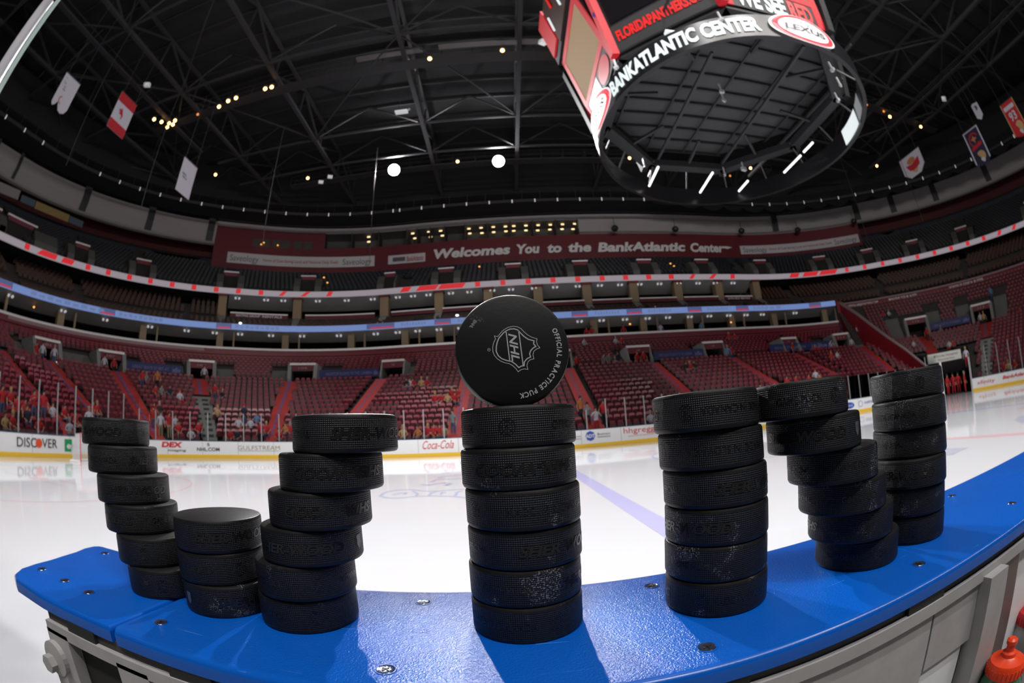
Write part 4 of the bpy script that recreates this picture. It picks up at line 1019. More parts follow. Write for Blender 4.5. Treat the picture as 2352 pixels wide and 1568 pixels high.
# ================================================================== BANNERS
def banner(name, corners, D_x, label, cat, parts, thick=.02):
    """corners: top-left, top-right, bottom-left, bottom-right in the photo; hung in the vertical plane x = D_x"""
    pts = []
    for q in corners:
        d = ray(*q); t = (D_x-CAM.x)/d.x; pts.append(CAM+d*t)
    ya, yb = (pts[0].y+pts[2].y)/2, (pts[1].y+pts[3].y)/2; zt = (pts[0].z+pts[1].z)/2; zb = (pts[2].z+pts[3].z)/2
    r = empty(name, (D_x, (ya+yb)/2, zb), label=label, cat=cat)
    sg = 1 if D_x < 0 else -1      # visible side
    def mp(u, v, off=0): return Vector((sg*off+.05*sin(u*5+v*2), (ya+yb)/2*0+(ya-(ya+yb)/2)+(yb-ya)*u, (zt-zb)*v))
    for nm, m, poly, off in parts:
        b = MB()
        if isinstance(poly, str):
            t, u0, u1, v, h = poly.split('|')[0], *map(float, poly.split('|')[1:]); vs, fs, w = text_geo(t, .03); k = (u1-u0)/w
            b.add([mp((u0+u1)/2+x*k, v+y*h, off) for x, y in vs], fs)
        elif off == 0:
            nn = len(poly); b.add([mp(u, v, 0) for u, v in poly]+[mp(u, v, -thick) for u, v in poly], [tuple(range(nn)), tuple(range(2*nn-1, nn-1, -1))]+[(i, (i+1) % nn, nn+(i+1) % nn, nn+i) for i in range(nn)])
        else: b.add([mp(u, v, off) for u, v in poly], [tuple(range(len(poly)))])
        b.build(nm, m, r)
    b = MB(); b.beam(mp(-.03, 1.01), mp(1.03, 1.01), .06); b.build('top_batten', m_steel, r)
    b = MB(); b.beam(mp(.1, 1.0), mp(.1, 1)+Vector((0, 0, 30-zt)), .03); b.beam(mp(.9, 1.0), mp(.9, 1)+Vector((0, 0, 30-zt)), .03); b.build('hanging_lines', m_steel, r)
m_bw = mat('cloth_white', (.50, .48, .56), .8); m_bred = mat('cloth_red', (.42, .012, .02), .8); m_teal = mat('cloth_teal', (.06, .17, .16), .8); m_bor = mat('cloth_orange', (.45, .16, .05), .8); m_bnav = mat('cloth_navy', (.012, .014, .04), .8); m_ycl = mat('cloth_tan', (.45, .30, .14), .8)
arc = lambda u0, v0, r1, r2, a0, a1, n=16: [(u0+r1*cos(a0+(a1-a0)*i/n), v0+r2*sin(a0+(a1-a0)*i/n)) for i in range(n+1)]
def ringp(u, v, r1, r2, w): o = arc(u, v, r1, r2, .4, 5.6); return o+[(x, y) for x, y in reversed(arc(u, v, r1-w, r2-w*.7, .4, 5.6))]
banner('hanging_banner', [(152, 165), (184, 196), (113, 245), (150, 262)], -26.4, 'white hanging banner with wavy bottom edge and green lettering at the far left', 'banner',
       [('cloth', m_bw, [(0, 1), (1, 1), (1, .18), (.9, .05), (.7, -.02), (.5, .0), (.38, .12), (.33, .22), (.22, .08), (.1, .02), (0, .1)], 0),
        ('lettering', m_teal, 'PRESIDENTS|.15|.85|.88|.04', .02), ('lettering', m_teal, 'CUP CHAMPIONS|.1|.9|.74|.04', .02), ('lettering', m_teal, 'FLORIDA|.25|.75|.64|.05', .02), ('lettering', m_teal, 'PANTHERS|.25|.75|.56|.05', .02), ('emblem', m_bor, ringp(.55, .28, .28, .13, .05), .02)])
leaf = [(0, .5), (.06, .34), (.2, .38), (.16, .24), (.34, .3), (.3, .2), (.42, .18), (.26, .02), (.3, -.08), (.06, -.06), (.03, -.3)]
leafp = [(.5+x*.62, .5+y*.42) for x, y in leaf]+[(.5-x*.62, .5+y*.42) for x, y in reversed(leaf[1:])]
banner('canada_flag', [(278, 207), (312, 243), (248, 289), (283, 322)], -26.4, 'red and white maple leaf flag hung vertically under the roof at the left', 'flag',
       [('cloth', m_bw, [(0, 1), (1, 1), (1, 0), (0, 0)], 0), ('red_band', m_bred, [(0, 1), (1, 1), (1, .75), (0, .75)], .02), ('red_band', m_bred, [(0, .25), (1, .25), (1, 0), (0, 0)], .02), ('maple_leaf', m_bred, leafp, .025)])
banner('hanging_banner', [(424, 360), (453, 388), (402, 433), (434, 459)], -25.0, 'plain white hanging banner with small dark lettering left of the floodlights', 'banner',
       [('cloth', m_bw, [(0, 1), (1, 1), (1, 0), (0, 0)], 0), ('lettering', m_teal, 'PARTNER OF|.15|.8|.56|.05', .02), ('lettering', m_teal, 'THE ARENA|.2|.75|.47|.05', .02), ('lettering', m_teal, '8|.82|.92|.5|.1', .02)])
banner('pennant_banner', [(2066, 372), (2108, 336), (2078, 408), (2126, 378)], 42.3, 'white five-sided hanging banner with a red and tan emblem', 'banner',
       [('cloth', m_bw, [(0, 1), (1, 1), (1, .1), (.75, -.22), (.25, -.22), (0, .1)], 0), ('emblem', m_bred, [(.15, .5), (.5, .42), (.85, .62), (.82, .2), (.5, .05), (.2, .15)], .02), ('emblem', m_bor, arc(.5, .62, .2, .16, 0, 2*pi), .03), ('emblem', m_ycl, [(.3, .05), (.7, .12), (.6, -.1), (.35, -.08)], .03)])
banner('panther_banner', [(2209, 310), (2243, 286), (2246, 385), (2277, 362)], 44.6, 'navy hanging banner with pale border and red and orange emblem', 'banner',
       [('cloth', m_bnav, [(0, 1), (1, 1), (1, .06), (.8, -.04), (.3, -.03), (0, .06)], 0), ('border', m_bw, [(0, 1), (1, 1), (1, .97), (.07, .97), (.07, .05), (0, .06)], .02), ('border', m_bw, [(1, 1), (.93, .97), (.93, .05), (1, .06)], .02),
        ('emblem', m_bred, ringp(.5, .68, .32, .2, .06), .02), ('emblem', m_bor, [(.3, .72), (.45, .74), (.5, .82), (.55, .74), (.72, .7), (.55, .66), (.52, .56), (.45, .66)], .03), ('emblem', m_bred, [(.15, .52), (.85, .56), (.85, .47), (.15, .42)], .03), ('figures', m_ycl, arc(.5, .2, .3, .15, 0, 2*pi), .02), ('figures', m_bw, arc(.45, .08, .22, .08, 0, 2*pi), .03)])
banner('number_banner', [(2297, 243), (2325, 222), (2332, 318), (2362, 300)], 44.6, 'red hanging banner bearing a white number 93', 'banner',
       [('cloth', m_bred, [(0, 1), (1, 1), (1, 0), (.8, -.06), (.4, -.04), (0, .04)], 0), ('border', m_ycl, [(0, 1), (.05, 1), (.05, .04), (0, .04)], .02), ('border', m_ycl, [(.95, 1), (1, 1), (1, .0), (.95, .0)], .02), ('name_patch', m_bw, [(.12, .88), (.88, .88), (.88, .76), (.12, .76)], .02), ('number', m_bw, '93|.25|.75|.56|.24', .03), ('figures', m_ycl, arc(.6, .22, .26, .16, 0, 2*pi), .02), ('figures', m_bw, arc(.5, .06, .2, .08, 0, 2*pi), .03)])
banner('small_banner', [(2229, 244), (2243, 234), (2247, 276), (2260, 266)], 44.6, 'small pale pointed banner with a dark round mark above the navy banner', 'banner',
       [('cloth', m_bw, [(0, 1), (.3, 1.05), (1, 1), (1, .12), (.5, -.08), (0, .12)], 0), ('emblem', mat('cloth_dark', (.08, .08, .09), .8), arc(.5, .7, .28, .16, 0, 2*pi), .02)])
# ================================================================== GOAL
g = empty('hockey_goal', (GL, YM, 0), label='red framed hockey goal with white net before the left end boards', cat='goal')
m_goal = mat('goal_red', (.60, .02, .03), .35)
b = MB()
b.tube([(0, -.915, 0), (0, -.915, 1.22), (0, .915, 1.22), (0, .915, 0)], .03, 8); b.build('post_frame', m_goal, g)
b = MB(); b.tube([(0, -.93, .03), (-.7, -1.05, .03), (-1.05, -.6, .03), (-1.05, .6, .03), (-.7, 1.05, .03), (0, .93, .03)], .05, 8); b.build('base_frame', m_trimw, g)
nm_ = bpy.data.materials.new('goal_net'); nm_.use_nodes = True; nt = nm_.node_tree; bs = nt.nodes['Principled BSDF']; bs.inputs['Base Color'].default_value = (.75, .75, .77, 1)
bs.inputs['Alpha'].default_value = .55
b = MB(); q = [(0, 1.22), (-.45, 1.2), (-.9, .7), (-1.05, .05)]
for i in range(3):
    (x0, z0), (x1, z1) = q[i], q[i+1]; b.quad((x0, -.915, z0), (x0, .915, z0), (x1, .7, z1), (x1, -.7, z1))
for sg in (-1, 1): b.add([(0, sg*.915, .03), (0, sg*.915, 1.22), (-.45, sg*.86, 1.2), (-.9, sg*.75, .7), (-1.05, sg*.7, .05)], [(0, 1, 2, 3, 4)])
b.build('net', nm_, g)
# ================================================================== NEAR BENCH BOARD
ZB = 1.0631; TH = .0125
capm = bpy.data.materials.new('cap_blue'); capm.use_nodes = True; nt = capm.node_tree; bs = nt.nodes['Principled BSDF']
bs.inputs['Base Color'].default_value = (.0015, .098, .50, 1); bs.inputs['Roughness'].default_value = .34; bs.inputs['Specular IOR Level'].default_value = .5
g_ = N(nt, 'ShaderNodeTexCoord'); n1 = N(nt, 'ShaderNodeTexNoise'); n1.inputs['Scale'].default_value = 800; n1.inputs['Detail'].default_value = 2.5; nt.links.new(g_.outputs['Object'], n1.inputs['Vector'])
n2 = N(nt, 'ShaderNodeTexNoise'); n2.inputs['Scale'].default_value = 9; nt.links.new(g_.outputs['Object'], n2.inputs['Vector'])
bp = N(nt, 'ShaderNodeBump'); bp.inputs['Distance'].default_value = .0006; gn = N(nt, 'ShaderNodeNewGeometry'); sz = N(nt, 'ShaderNodeSeparateXYZ'); nt.links.new(gn.outputs['True Normal'], sz.inputs[0]); mz = math_(nt, 'GREATER_THAN', sz.outputs[2], .995)
nt.links.new(math_(nt, 'MULTIPLY', mz, .8), bp.inputs['Strength']); nt.links.new(n1.outputs['Fac'], bp.inputs['Height']); nt.links.new(bp.outputs['Normal'], bs.inputs['Normal'])
mp_ = N(nt, 'ShaderNodeMapping'); mp_.inputs['Rotation'].default_value = (0, 0, .9); mp_.inputs['Scale'].default_value = (14, 420, 14); nt.links.new(g_.outputs['Object'], mp_.inputs['Vector'])
n3 = N(nt, 'ShaderNodeTexNoise'); n3.inputs['Scale'].default_value = 1; n3.inputs['Detail'].default_value = 3; nt.links.new(mp_.outputs[0], n3.inputs['Vector'])
n4 = N(nt, 'ShaderNodeTexNoise'); n4.inputs['Scale'].default_value = 22; nt.links.new(g_.outputs['Object'], n4.inputs['Vector'])
sc1 = math_(nt, 'GREATER_THAN', n3.outputs['Fac'], .70); sc2 = math_(nt, 'GREATER_THAN', n4.outputs['Fac'], .56); scr = math_(nt, 'MULTIPLY', sc1, sc2); scr = math_(nt, 'MULTIPLY', scr, .45)
mxc = N(nt, 'ShaderNodeMix', data_type='RGBA'); nt.links.new(scr, mxc.inputs['Factor']); mxc.inputs['A'].default_value = (.0015, .098, .50, 1); mxc.inputs['B'].default_value = (.12, .30, .62, 1); nt.links.new(mxc.outputs['Result'], bs.inputs['Base Color'])
rr_ = N(nt, 'ShaderNodeMapRange'); rr_.inputs[3].default_value = .18; rr_.inputs[4].default_value = .32; nt.links.new(n2.outputs['Fac'], rr_.inputs[0]); nt.links.new(rr_.outputs[0], bs.inputs['Roughness'])
def bevel_plate(pts, z0, z1, bv, seg=4):
    """plate with rounded rim; pts anticlockwise in x,y"""
    n = len(pts); b = MB(); rings = []
    def inset(d):
        out = []
        for i in range(n):
            p0, p1, p2 = Vector(pts[i-1]), Vector(pts[i]), Vector(pts[(i+1) % n]); a = (p1-p0).normalized(); c = (p2-p1).normalized()
            n1_, n2_ = Vector((-a.y, a.x)), Vector((-c.y, c.x)); m = (n1_+n2_); m = m/max(.3, m.length**2/2); out.append(p1+m*d)
        return out
    prof = [(0, z0)]+[(bv*(1-cos(k*pi/2/seg)), z1-bv+bv*sin(k*pi/2/seg)) for k in range(seg+1)]
    vs = []
    for d, z in prof:
        for p in inset(d): vs.append((p.x, p.y, z))
    fs = [tuple(range(n-1, -1, -1)), tuple((len(prof)-1)*n+k for k in range(n))]
    for i in range(len(prof)-1):
        for k in range(n): fs.append((i*n+k, i*n+(k+1) % n, (i+1)*n+(k+1) % n, (i+1)*n+k))
    b.add(vs, fs); return b
nb = empty('bench_boards', (0, -.12, 0), label='near rink boards of the bench topped by the wide bright blue cap', cat='rink boards')
def nbuild(b, nm, m, smooth=False): o = b.build(nm, m, nb, smooth); o.matrix_parent_inverse = Matrix.Translation((0, .12, 0)); return o
sec1 = [(-.2875, -.2035), (-.2875, -.040), (-.292, -.035), (-.500, -.035), (-.508, -.037), (-.513, -.045)]+[(-.509+.004*sin(i*1.9), -.06-.02*i) for i in range(0)]+[(-.512, -.062), (-.504, -.082), (-.499, -.105), (-.493, -.128), (-.489, -.155), (-.482, -.178), (-.468, -.194), (-.45, -.201), (-.39, -.2045)]

sec2 = [(-.280, -.205), (3.2, -.217), (3.2, -.035), (-.282, -.035), (-.2862, -.039), (-.2862, -.199)]
nbuild(bevel_plate(sec1, ZB-TH, ZB, .0045), 'blue_cap', capm, True)
nbuild(bevel_plate(sec2, ZB-TH, ZB, .0045), 'blue_cap', capm, True)
b = MB(); b.box((1.40, -.115, .525), (3.58, .135, 1.05)); nbuild(b, 'board_panel', m_white)
b = MB(); b.box((1.4, -.042, .1), (3.6, .012, .2)); nbuild(b, 'kick_strip', m_yellow)
m_alud = mat('aluminium_dull', (.42, .41, .41), .5, .15, noise=(40, .2), bump=(300, .15, .0004))
b = MB(); b.box((1.40, -.195, 1.046), (3.58, .012, .009)); nbuild(b, 'shaded_channel', mat('channel_shade_brown', (.05, .045, .042), .6))  # shadow under the cap painted into the aluminium channel's dark colour
for x0, x1 in ((-.352, -.312), (-.228, -.190), (.075, .123), (.258, .303), (.52, .57)):
    b = MB(); b.box(((x0+x1)/2, -.2025, 1.0465), (x1-x0, .004, .0095)); nbuild(b, 'slot', m_black)
b = MB(); b.box((1.40, -.200, 1.0365), (3.58, .012, .0105)); nbuild(b, 'ledge_rail', m_alud)
# left frame: plate with a dark opening
b = MB(); b.box((-.374, -.200, .78), (.035, .012, .51)); b.box((-.27, -.200, .78), (.035, .012, .51)); nbuild(b, 'upright', m_alud)
b = MB(); b.box((-.32, -.19, .78), (.075, .006, .51)); nbuild(b, 'shade_panel', mat('opening_shade', (.022, .022, .022), .7))  # dark sheet standing in for the shade inside the opening
b = MB(); b.box((.02, -.198, .92), (.55, .008, .235)); nbuild(b, 'back_plate', m_alud)
b = MB(); b.box((.332, -.198, 1.004), (.069, .008, .056)); nbuild(b, 'back_plate', m_alud)
b = MB(); b.box((.24, -.194, .85), (.24, .008, .27)); nbuild(b, 'white_panel', m_white)
b = MB(); b.box((.384, -.205, .78), (.034, .02, .51)); nbuild(b, 'upright', m_alud)
b = MB(); b.box((.428, -.197, .78), (.05, .01, .51)); nbuild(b, 'upright', mat('aluminium_red_reflection', (.22, .16, .15), .35, .6))  # red reflection painted into this upright's colour
b = MB(); b.box((.97, -.19, .78), (1.03, .012, .53)); nbuild(b, 'white_panel', m_white)
# hex bolt with bracket
b = MB(); M = Matrix.Rotation(pi/2, 3, 'X')
b.tube([(-.388, -.206, 1.004), (-.388, -.219, 1.004)], .0085, 6); nbuild(b, 'hex_bolt', m_alud)
b = MB(); b.lathe([(.006, -.004), (.0165, -.003), (.0165, .003), (.006, .004)], 24, (-.384, -.208, 1.008), M); b.box((-.381, -.2075, .93), (.018, .005, .16)); nbuild(b, 'bolt_bracket', m_alud)
# screws
m_screw = mat('screw_blue_reflection', (.20, .24, .38), .18, .9, bump=(500, .4, .0006))  # blue of the mirror reflection painted into the steel colour
def screw(x, y, nm='screw'):
    b = MB(); z = ZB
    b.lathe([(.0068, 0.0001), (.0066, .0004), (.0058, .0004), (.0056, .0001)], 32, (x, y, z)); nbuild(b, 'countersink_rim', capm, True)
    b = MB(); b.lathe([(.0056, .0001), (.0052, .0006), (.0044, .0003), (.0024, .0002), (.0001, .0004)], 32, (x, y, z)); nbuild(b, 'screw_head', m_screw, True)
    a = random.uniform(0, 1.5)
    for k in (0, 1):
        b = MB(); b.box((x, y, z+.0005), (.0055, .0009, .0003), Matrix.Rotation(a+k*pi/2, 3, 'Z')); nbuild(b, 'screw_slot', m_black)
for q in ((-.469, -.058), (-.462, -.159), (-.411, -.161), (-.364, -.164), (-.26, -.171), (-.079, -.063), (-.08, -.177), (.106, -.064), (.104, -.182), (.300, -.176), (.496, -.166), (.51, -.066), (-.25, -.06), (.30, -.062), (.7, -.17)): screw(*q)
# ================================================================== PUCKS
PR, PH = .0381, .0127
def puck_mat(name, scuff):
    m = bpy.data.materials.new(name); m.use_nodes = True; nt = m.node_tree; bs = nt.nodes['Principled BSDF']
    g = N(nt, 'ShaderNodeTexCoord'); sp = N(nt, 'ShaderNodeSeparateXYZ'); nt.links.new(g.outputs['Object'], sp.inputs[0])
    x, y, z = sp.outputs
    ang = math_(nt, 'MULTIPLY', math_(nt, 'ARCTAN2', y, x), PR)
    K = 84/PR
    u = math_(nt, 'MULTIPLY', ang, K); v = math_(nt, 'MULTIPLY', z, K*1.05)
    h = math_(nt, 'MULTIPLY', math_(nt, 'SINE', math_(nt, 'ADD', u, v)), math_(nt, 'SINE', math_(nt, 'SUBTRACT', u, v)))
    rr = math_(nt, 'SQRT', math_(nt, 'ADD', math_(nt, 'MULTIPLY', x, x), math_(nt, 'MULTIPLY', y, y)))
    mk = math_(nt, 'MULTIPLY', math_(nt, 'LESS_THAN', math_(nt, 'ABSOLUTE', z), .0098), math_(nt, 'GREATER_THAN', rr, .0376))
    nf = N(nt, 'ShaderNodeTexNoise'); nf.inputs['Scale'].default_value = 260; nf.inputs['Detail'].default_value = 3; nt.links.new(g.outputs['Object'], nf.inputs['Vector'])
    hh = math_(nt, 'ADD', math_(nt, 'MULTIPLY', h, mk), math_(nt, 'MULTIPLY', nf.outputs['Fac'], .35))
    bp = N(nt, 'ShaderNodeBump'); bp.inputs['Strength'].default_value = .8; bp.inputs['Distance'].default_value = .00034; nt.links.new(hh, bp.inputs['Height']); nt.links.new(bp.outputs['Normal'], bs.inputs['Normal'])
    bs.inputs['Roughness'].default_value = .46; bs.inputs['Specular IOR Level'].default_value = .34
    oi = N(nt, 'ShaderNodeObjectInfo'); ad_ = N(nt, 'ShaderNodeVectorMath', operation='ADD'); nt.links.new(g.outputs['Object'], ad_.inputs[0]); nt.links.new(oi.outputs['Random'], ad_.inputs[1])
    n1 = N(nt, 'ShaderNodeTexNoise'); n1.inputs['Scale'].default_value = 42; n1.inputs['Detail'].default_value = 5; nt.links.new(ad_.outputs[0], n1.inputs['Vector'])
    n2 = N(nt, 'ShaderNodeTexNoise'); n2.inputs['Scale'].default_value = 900; n2.inputs['Detail'].default_value = 2; nt.links.new(ad_.outputs[0], n2.inputs['Vector'])
    a = N(nt, 'ShaderNodeMapRange'); a.inputs[1].default_value = .66-scuff; a.inputs[2].default_value = .74-scuff; nt.links.new(n1.outputs['Fac'], a.inputs[0])
    c = N(nt, 'ShaderNodeMapRange'); c.inputs[1].default_value = .52; c.inputs[2].default_value = .62; nt.links.new(n2.outputs['Fac'], c.inputs[0])
    s_ = math_(nt, 'MULTIPLY', a.outputs[0], c.outputs[0]); s_ = math_(nt, 'MULTIPLY', s_, .55)
    mx = N(nt, 'ShaderNodeMix', data_type='RGBA'); nt.links.new(s_, mx.inputs['Factor']); mx.inputs['A'].default_value = (.0075, .0075, .0085, 1); mx.inputs['B'].default_value = (.30, .30, .31, 1); nt.links.new(mx.outputs['Result'], bs.inputs['Base Color'])
    return m
pm0, pm1, pm2 = puck_mat('rubber_clean', .0), puck_mat('rubber_worn', .05), puck_mat('rubber_scuffed', .10)
m_emb = mat('moulded_rubber', (.009, .009, .010), .30, spec=.55)
m_print = mat('puck_print', (.46, .46, .50), .5)
pprof = [(PR-.0022, -PH), (PR-.0008, -PH+.0006), (PR-.0001, -PH+.0020), (PR, -PH+.0028), (PR, PH-.0028), (PR-.0001, PH-.0020), (PR-.0008, PH-.0006), (PR-.0022, PH)]
def puck_mesh(m): b = MB(); b.lathe(pprof, 128); return b.mesh('puck_body', m, True)
PB = {0: puck_mesh(pm0), 1: puck_mesh(pm1), 2: puck_mesh(pm2)}
def wrap(b, vs, fs, a0, s_, h, z0=0, flip=1, r=PR+.00022):
    # vs unit-height outline; a0 angle of the text centre; reads left to right seen from outside
    out = []
    for x, y in vs:
        x, y = x*s_*flip, y*h*flip; a = a0+x/PR; out.append((r*cos(a), r*sin(a), z0+y))
    b.add(out, fs)
def puck(x, y, z, face, texts, wear, label, group):
    r = empty('hockey_puck', (x, y, z), 0, label=label, cat='puck', group=group)
    link('body', PB[wear], r, M=Matrix.Rotation(random.uniform(0, 6), 4, 'Z'))
    for kind, ang, flip in texts:
        a0 = face+rad(ang); b = MB(); f = -1 if flip else 1
        if kind == 'E':
            for r0, r1 in ((.0046, .0051), (.0030, .0034)):
                n = 32; vs = []; fs = []
                for k in range(n): t = 2*pi*k/n; vs += [(r0*cos(t), r0*sin(t)), (r1*cos(t), r1*sin(t))]
                for k in range(n): j = (k+1) % n; fs.append((2*k, 2*k+1, 2*j+1, 2*j))
                wrap(b, vs, fs, a0, 1, 1)
            vs, fs, w = text_geo('S', .02); wrap(b, vs, fs, a0, .0032, .0034); b.build('moulded_emblem', m_emb, r)
        elif kind == 'C':
            pts = [(-.5, .5), (-.2, .62), (0, .55), (.2, .62), (.5, .5), (.42, .1), (.45, -.2), (.25, -.45), (0, -.65), (-.25, -.45), (-.45, -.2), (-.42, .1)]
            wrap(b, pts, [tuple(range(12))], a0, .0068, .0085); b.build('moulded_crest', mat('crest_grey', (.09, .09, .095), .4), r)
        else:
            L = {'SHER-WOOD': .070, 'OFFICIAL': .027, 'MADE IN SLOVAKIA': .058, 'MADE IN CANADA': .052, 'GAME PUCK': .034}[kind]
            big = kind == 'SHER-WOOD'
            vs, fs, w = text_geo(kind, .035 if big else .0, .22 if big else 0)
            wrap(b, vs, fs, a0, L/w, .0066 if big else .0048, 0, f); b.build('moulded_lettering', m_emb, r)
    return r
STK = {
 1: [(-.3909, -.0879), (-.3762, -.0906), (-.3567, -.0942), (-.347, -.0940), (-.3272, -.0985), (-.3143, -.100)],
 2: [(-.2395, -.1044), (-.2400, -.1036), (-.2372, -.1045)],
 3: [(-.1179, -.1051), (-.1301, -.1049), (-.1406, -.1058), (-.1496, -.1062), (-.1575, -.1069), (-.1600, -.1051)],
 4: [(.005, -.1066), (.0036, -.1079), (.0051, -.1079), (.005, -.1061), (.0038, -.1057), (.0037, -.1063)],
 5: [(.1365, -.1155), (.1396, -.1132), (.1419, -.1125), (.1422, -.1123), (.1414, -.1123), (.1417, -.1129)],
 6: [(.2135, -.1256), (.2257, -.1249), (.2447, -.1241), (.2571, -.1216), (.2700, -.1185), (.2805, -.1170)],
 7: [(.3655, -.1128), (.3593, -.1170), (.3610, -.1140), (.3560, -.1160), (.3575, -.1130), (.3590, -.1120)]}
W9 = 'SHER-WOOD'
TXT = {
 1: [[(W9, -44, 0), ('MADE IN CANADA', 62, 0)], [(W9, 62, 0), ('MADE IN CANADA', -48, 0)], [(W9, 5, 0)], [(W9, -66, 1), ('GAME PUCK', 40, 0)], [('E', -18, 0), ('OFFICIAL', 50, 1)], [('E', -9, 0)]],
 2: [[(W9, 22, 0)], [('E', 20, 0), ('MADE IN CANADA', -50, 0)], [(W9, 36, 0), ('C', -62, 0)]],
 3: [[(W9, 38, 0), ('OFFICIAL', -58, 0)], [(W9, 10, 1)], [(W9, 13, 1)], [(W9, -19, 0), ('C', 60, 0)], [('E', 11, 0), ('MADE IN CANADA', 78, 1), ('GAME PUCK', -52, 0)], [('E', 5, 0), ('GAME PUCK', -55, 0)]],
 4: [[('E', -10, 0), ('OFFICIAL', 52, 0), ('GAME PUCK', -72, 0)], [(W9, 9, 1), ('C', -76, 0)], [('E', -53, 0), ('MADE IN SLOVAKIA', 28, 0)], [('OFFICIAL', -58, 0), (W9, 46, 0)], [('GAME PUCK', -20, 0), (W9, 84, 0)], [('E', 28, 0), ('MADE IN CANADA', -30, 0)]],
 5: [[('E', -20, 0), ('MADE IN CANADA', 34, 1), (W9, -110, 1)], [('E', -64, 0), ('MADE IN SLOVAKIA', 18, 1)], [('OFFICIAL', -60, 0), (W9, 50, 0)], [(W9, -36, 0)], [('GAME PUCK', -28, 0)], [(W9, -112, 1), ('E', -14, 0), ('MADE IN CANADA', 35, 0)]],
 6: [[('E', 45, 0), ('GAME PUCK', 0, 0)], [(W9, -13, 0), ('C', 62, 0)], [('MADE IN CANADA', -72, 1), ('GAME PUCK', 30, 0)], [('OFFICIAL', -62, 0), ('GAME PUCK', 25, 0)], [(W9, -100, 1), ('E', 18, 0)], [('MADE IN CANADA', 5, 0)]],
 7: [[('E', 20, 0)], [('MADE IN CANADA', -30, 0), ('E', 22, 0)], [('MADE IN CANADA', -50, 1), ('E', 10, 0)], [(W9, -10, 0)], [('GAME PUCK', 12, 0)], [('E', 8, 0)]]}
WEAR = {1: [0]*6, 2: [0, 0, 1], 3: [1, 0, 0, 1, 0, 0], 4: [0, 1, 1, 0, 2, 0], 5: [0, 0, 0, 2, 2, 1], 6: [1, 1, 2, 2, 2, 1], 7: [2, 2, 2, 2, 2, 1]}
SN = {1: 'leaning stack at far left', 2: 'short three-puck stack', 3: 'leaning stack beside the short one', 4: 'stack under the standing puck', 5: 'straight stack right of centre', 6: 'leaning stack second from right', 7: 'straight stack at far right'}
ON = {6: ['top', 'second', 'third', 'fourth', 'fifth', 'bottom'], 3: ['top', 'middle', 'bottom']}
for k, lst in STK.items():
    n = len(lst)
    for i, (x, y) in enumerate(lst):
        z = ZB+.0254*(n-i-.5)+.00002*(n-i)
        face = atan2(CAM.y-y, CAM.x-x)
        w = WEAR[k][i]; o = ON[n][i]; o = o+' puck' if o in ('top', 'bottom', 'middle') else o+' puck from the top'
        puck(x, y, z, face, TXT[k][i], w, '%s black %s of the %s' % (('clean', 'worn', 'scuffed')[w], o, SN[k]), 'pucks stacked on the blue cap')
# the standing puck
sp_ = empty('hockey_puck', (0, 0, 0), label='black practice puck standing on edge on the central stack with grey crest and lettering', cat='puck')
yawp = rad(5.0); pc = Vector((.0033, -.1066, ZB+6*.0254+PR+.0002))
nrm = Vector((sin(yawp), -cos(yawp), 0)); ex = Vector((cos(yawp), sin(yawp), 0)); ez = Vector((0, 0, 1))
sp_.matrix_world = Matrix(((ex.x, ez.x, nrm.x, pc.x), (ex.y, ez.y, nrm.y, pc.y), (ex.z, ez.z, nrm.z, pc.z), (0, 0, 0, 1)))
link('body', PB[0], sp_)
def pk(x, y): return ((x-987)*PR/702, -(y-805)*PR/702)   # crest layout in the plane of the face
def tube2(pts, w, closed=True):
    n = len(pts); L = []; R_ = []
    for i in range(n):
        p0 = Vector(pts[i-1] if (i or closed) else pts[i]); p1 = Vector(pts[i]); p2 = Vector(pts[(i+1) % n] if (i < n-1 or closed) else pts[i])
        a = (p1-p0).normalized() if (p1-p0).length > 0 else (p2-p1).normalized(); c = (p2-p1).normalized() if (p2-p1).length > 0 else a
        m = Vector((-(a.y+c.y), a.x+c.x)); m = m/max(.45, m.length)/max(.45, m.length)*1.0; m = m*(w/2)*1.0
        L.append(p1+m); R_.append(p1-m)
    vs = [(p.x, p.y, PH+.0001) for q in zip(L, R_) for p in q]; fs = []
    for i in range(n if closed else n-1): j = (i+1) % n; fs.append((2*i, 2*i+1, 2*j+1, 2*j))
    return vs, fs
OUTL = [(770, 632), (812, 640), (835, 612), (862, 583), (895, 556), (940, 532), (1000, 520), (1055, 527), (1100, 552), (1135, 595), (1180, 638), (1230, 668), (1290, 688), (1281, 725), (1290, 765), (1318, 802), (1275, 815), (1240, 842), (1226, 885), (1235, 935), (1192, 942), (1160, 968), (1144, 1010), (1152, 1062), (1110, 1052), (1070, 1060), (1032, 1084), (1008, 1045), (970, 1005), (930, 980), (880, 968), (830, 945), (788, 912), (756, 870), (741, 820), (742, 765), (758, 712), (781, 670)]
INL = [(822, 662), (850, 632), (880, 600), (920, 572), (965, 554), (1015, 552), (1058, 568), (1090, 606), (1130, 652), (1180, 690), (1252, 713), (1243, 748), (1268, 783), (1232, 802), (1200, 835), (1186, 873), (1196, 910), (1150, 930), (1115, 968), (1110, 1014), (1076, 1016), (1044, 1034), (1008, 992), (960, 955), (900, 940), (842, 915), (802, 875), (782, 825), (786, 765), (800, 712)]
b = MB(); b.add(*tube2([pk(*q) for q in OUTL], .00082)); b.build('crest_outline', m_print, sp_)
b = MB(); b.add(*tube2([pk(*q) for q in INL], .00145)); b.build('crest_inner_line', m_print, sp_)
for q in (((916, 588), (940, 958)), ((1070, 575), (1098, 1010))):
    b = MB(); b.add(*tube2([pk(*q[0]), pk(*q[1])], .0014, False)); b.build('crest_bar', m_print, sp_)
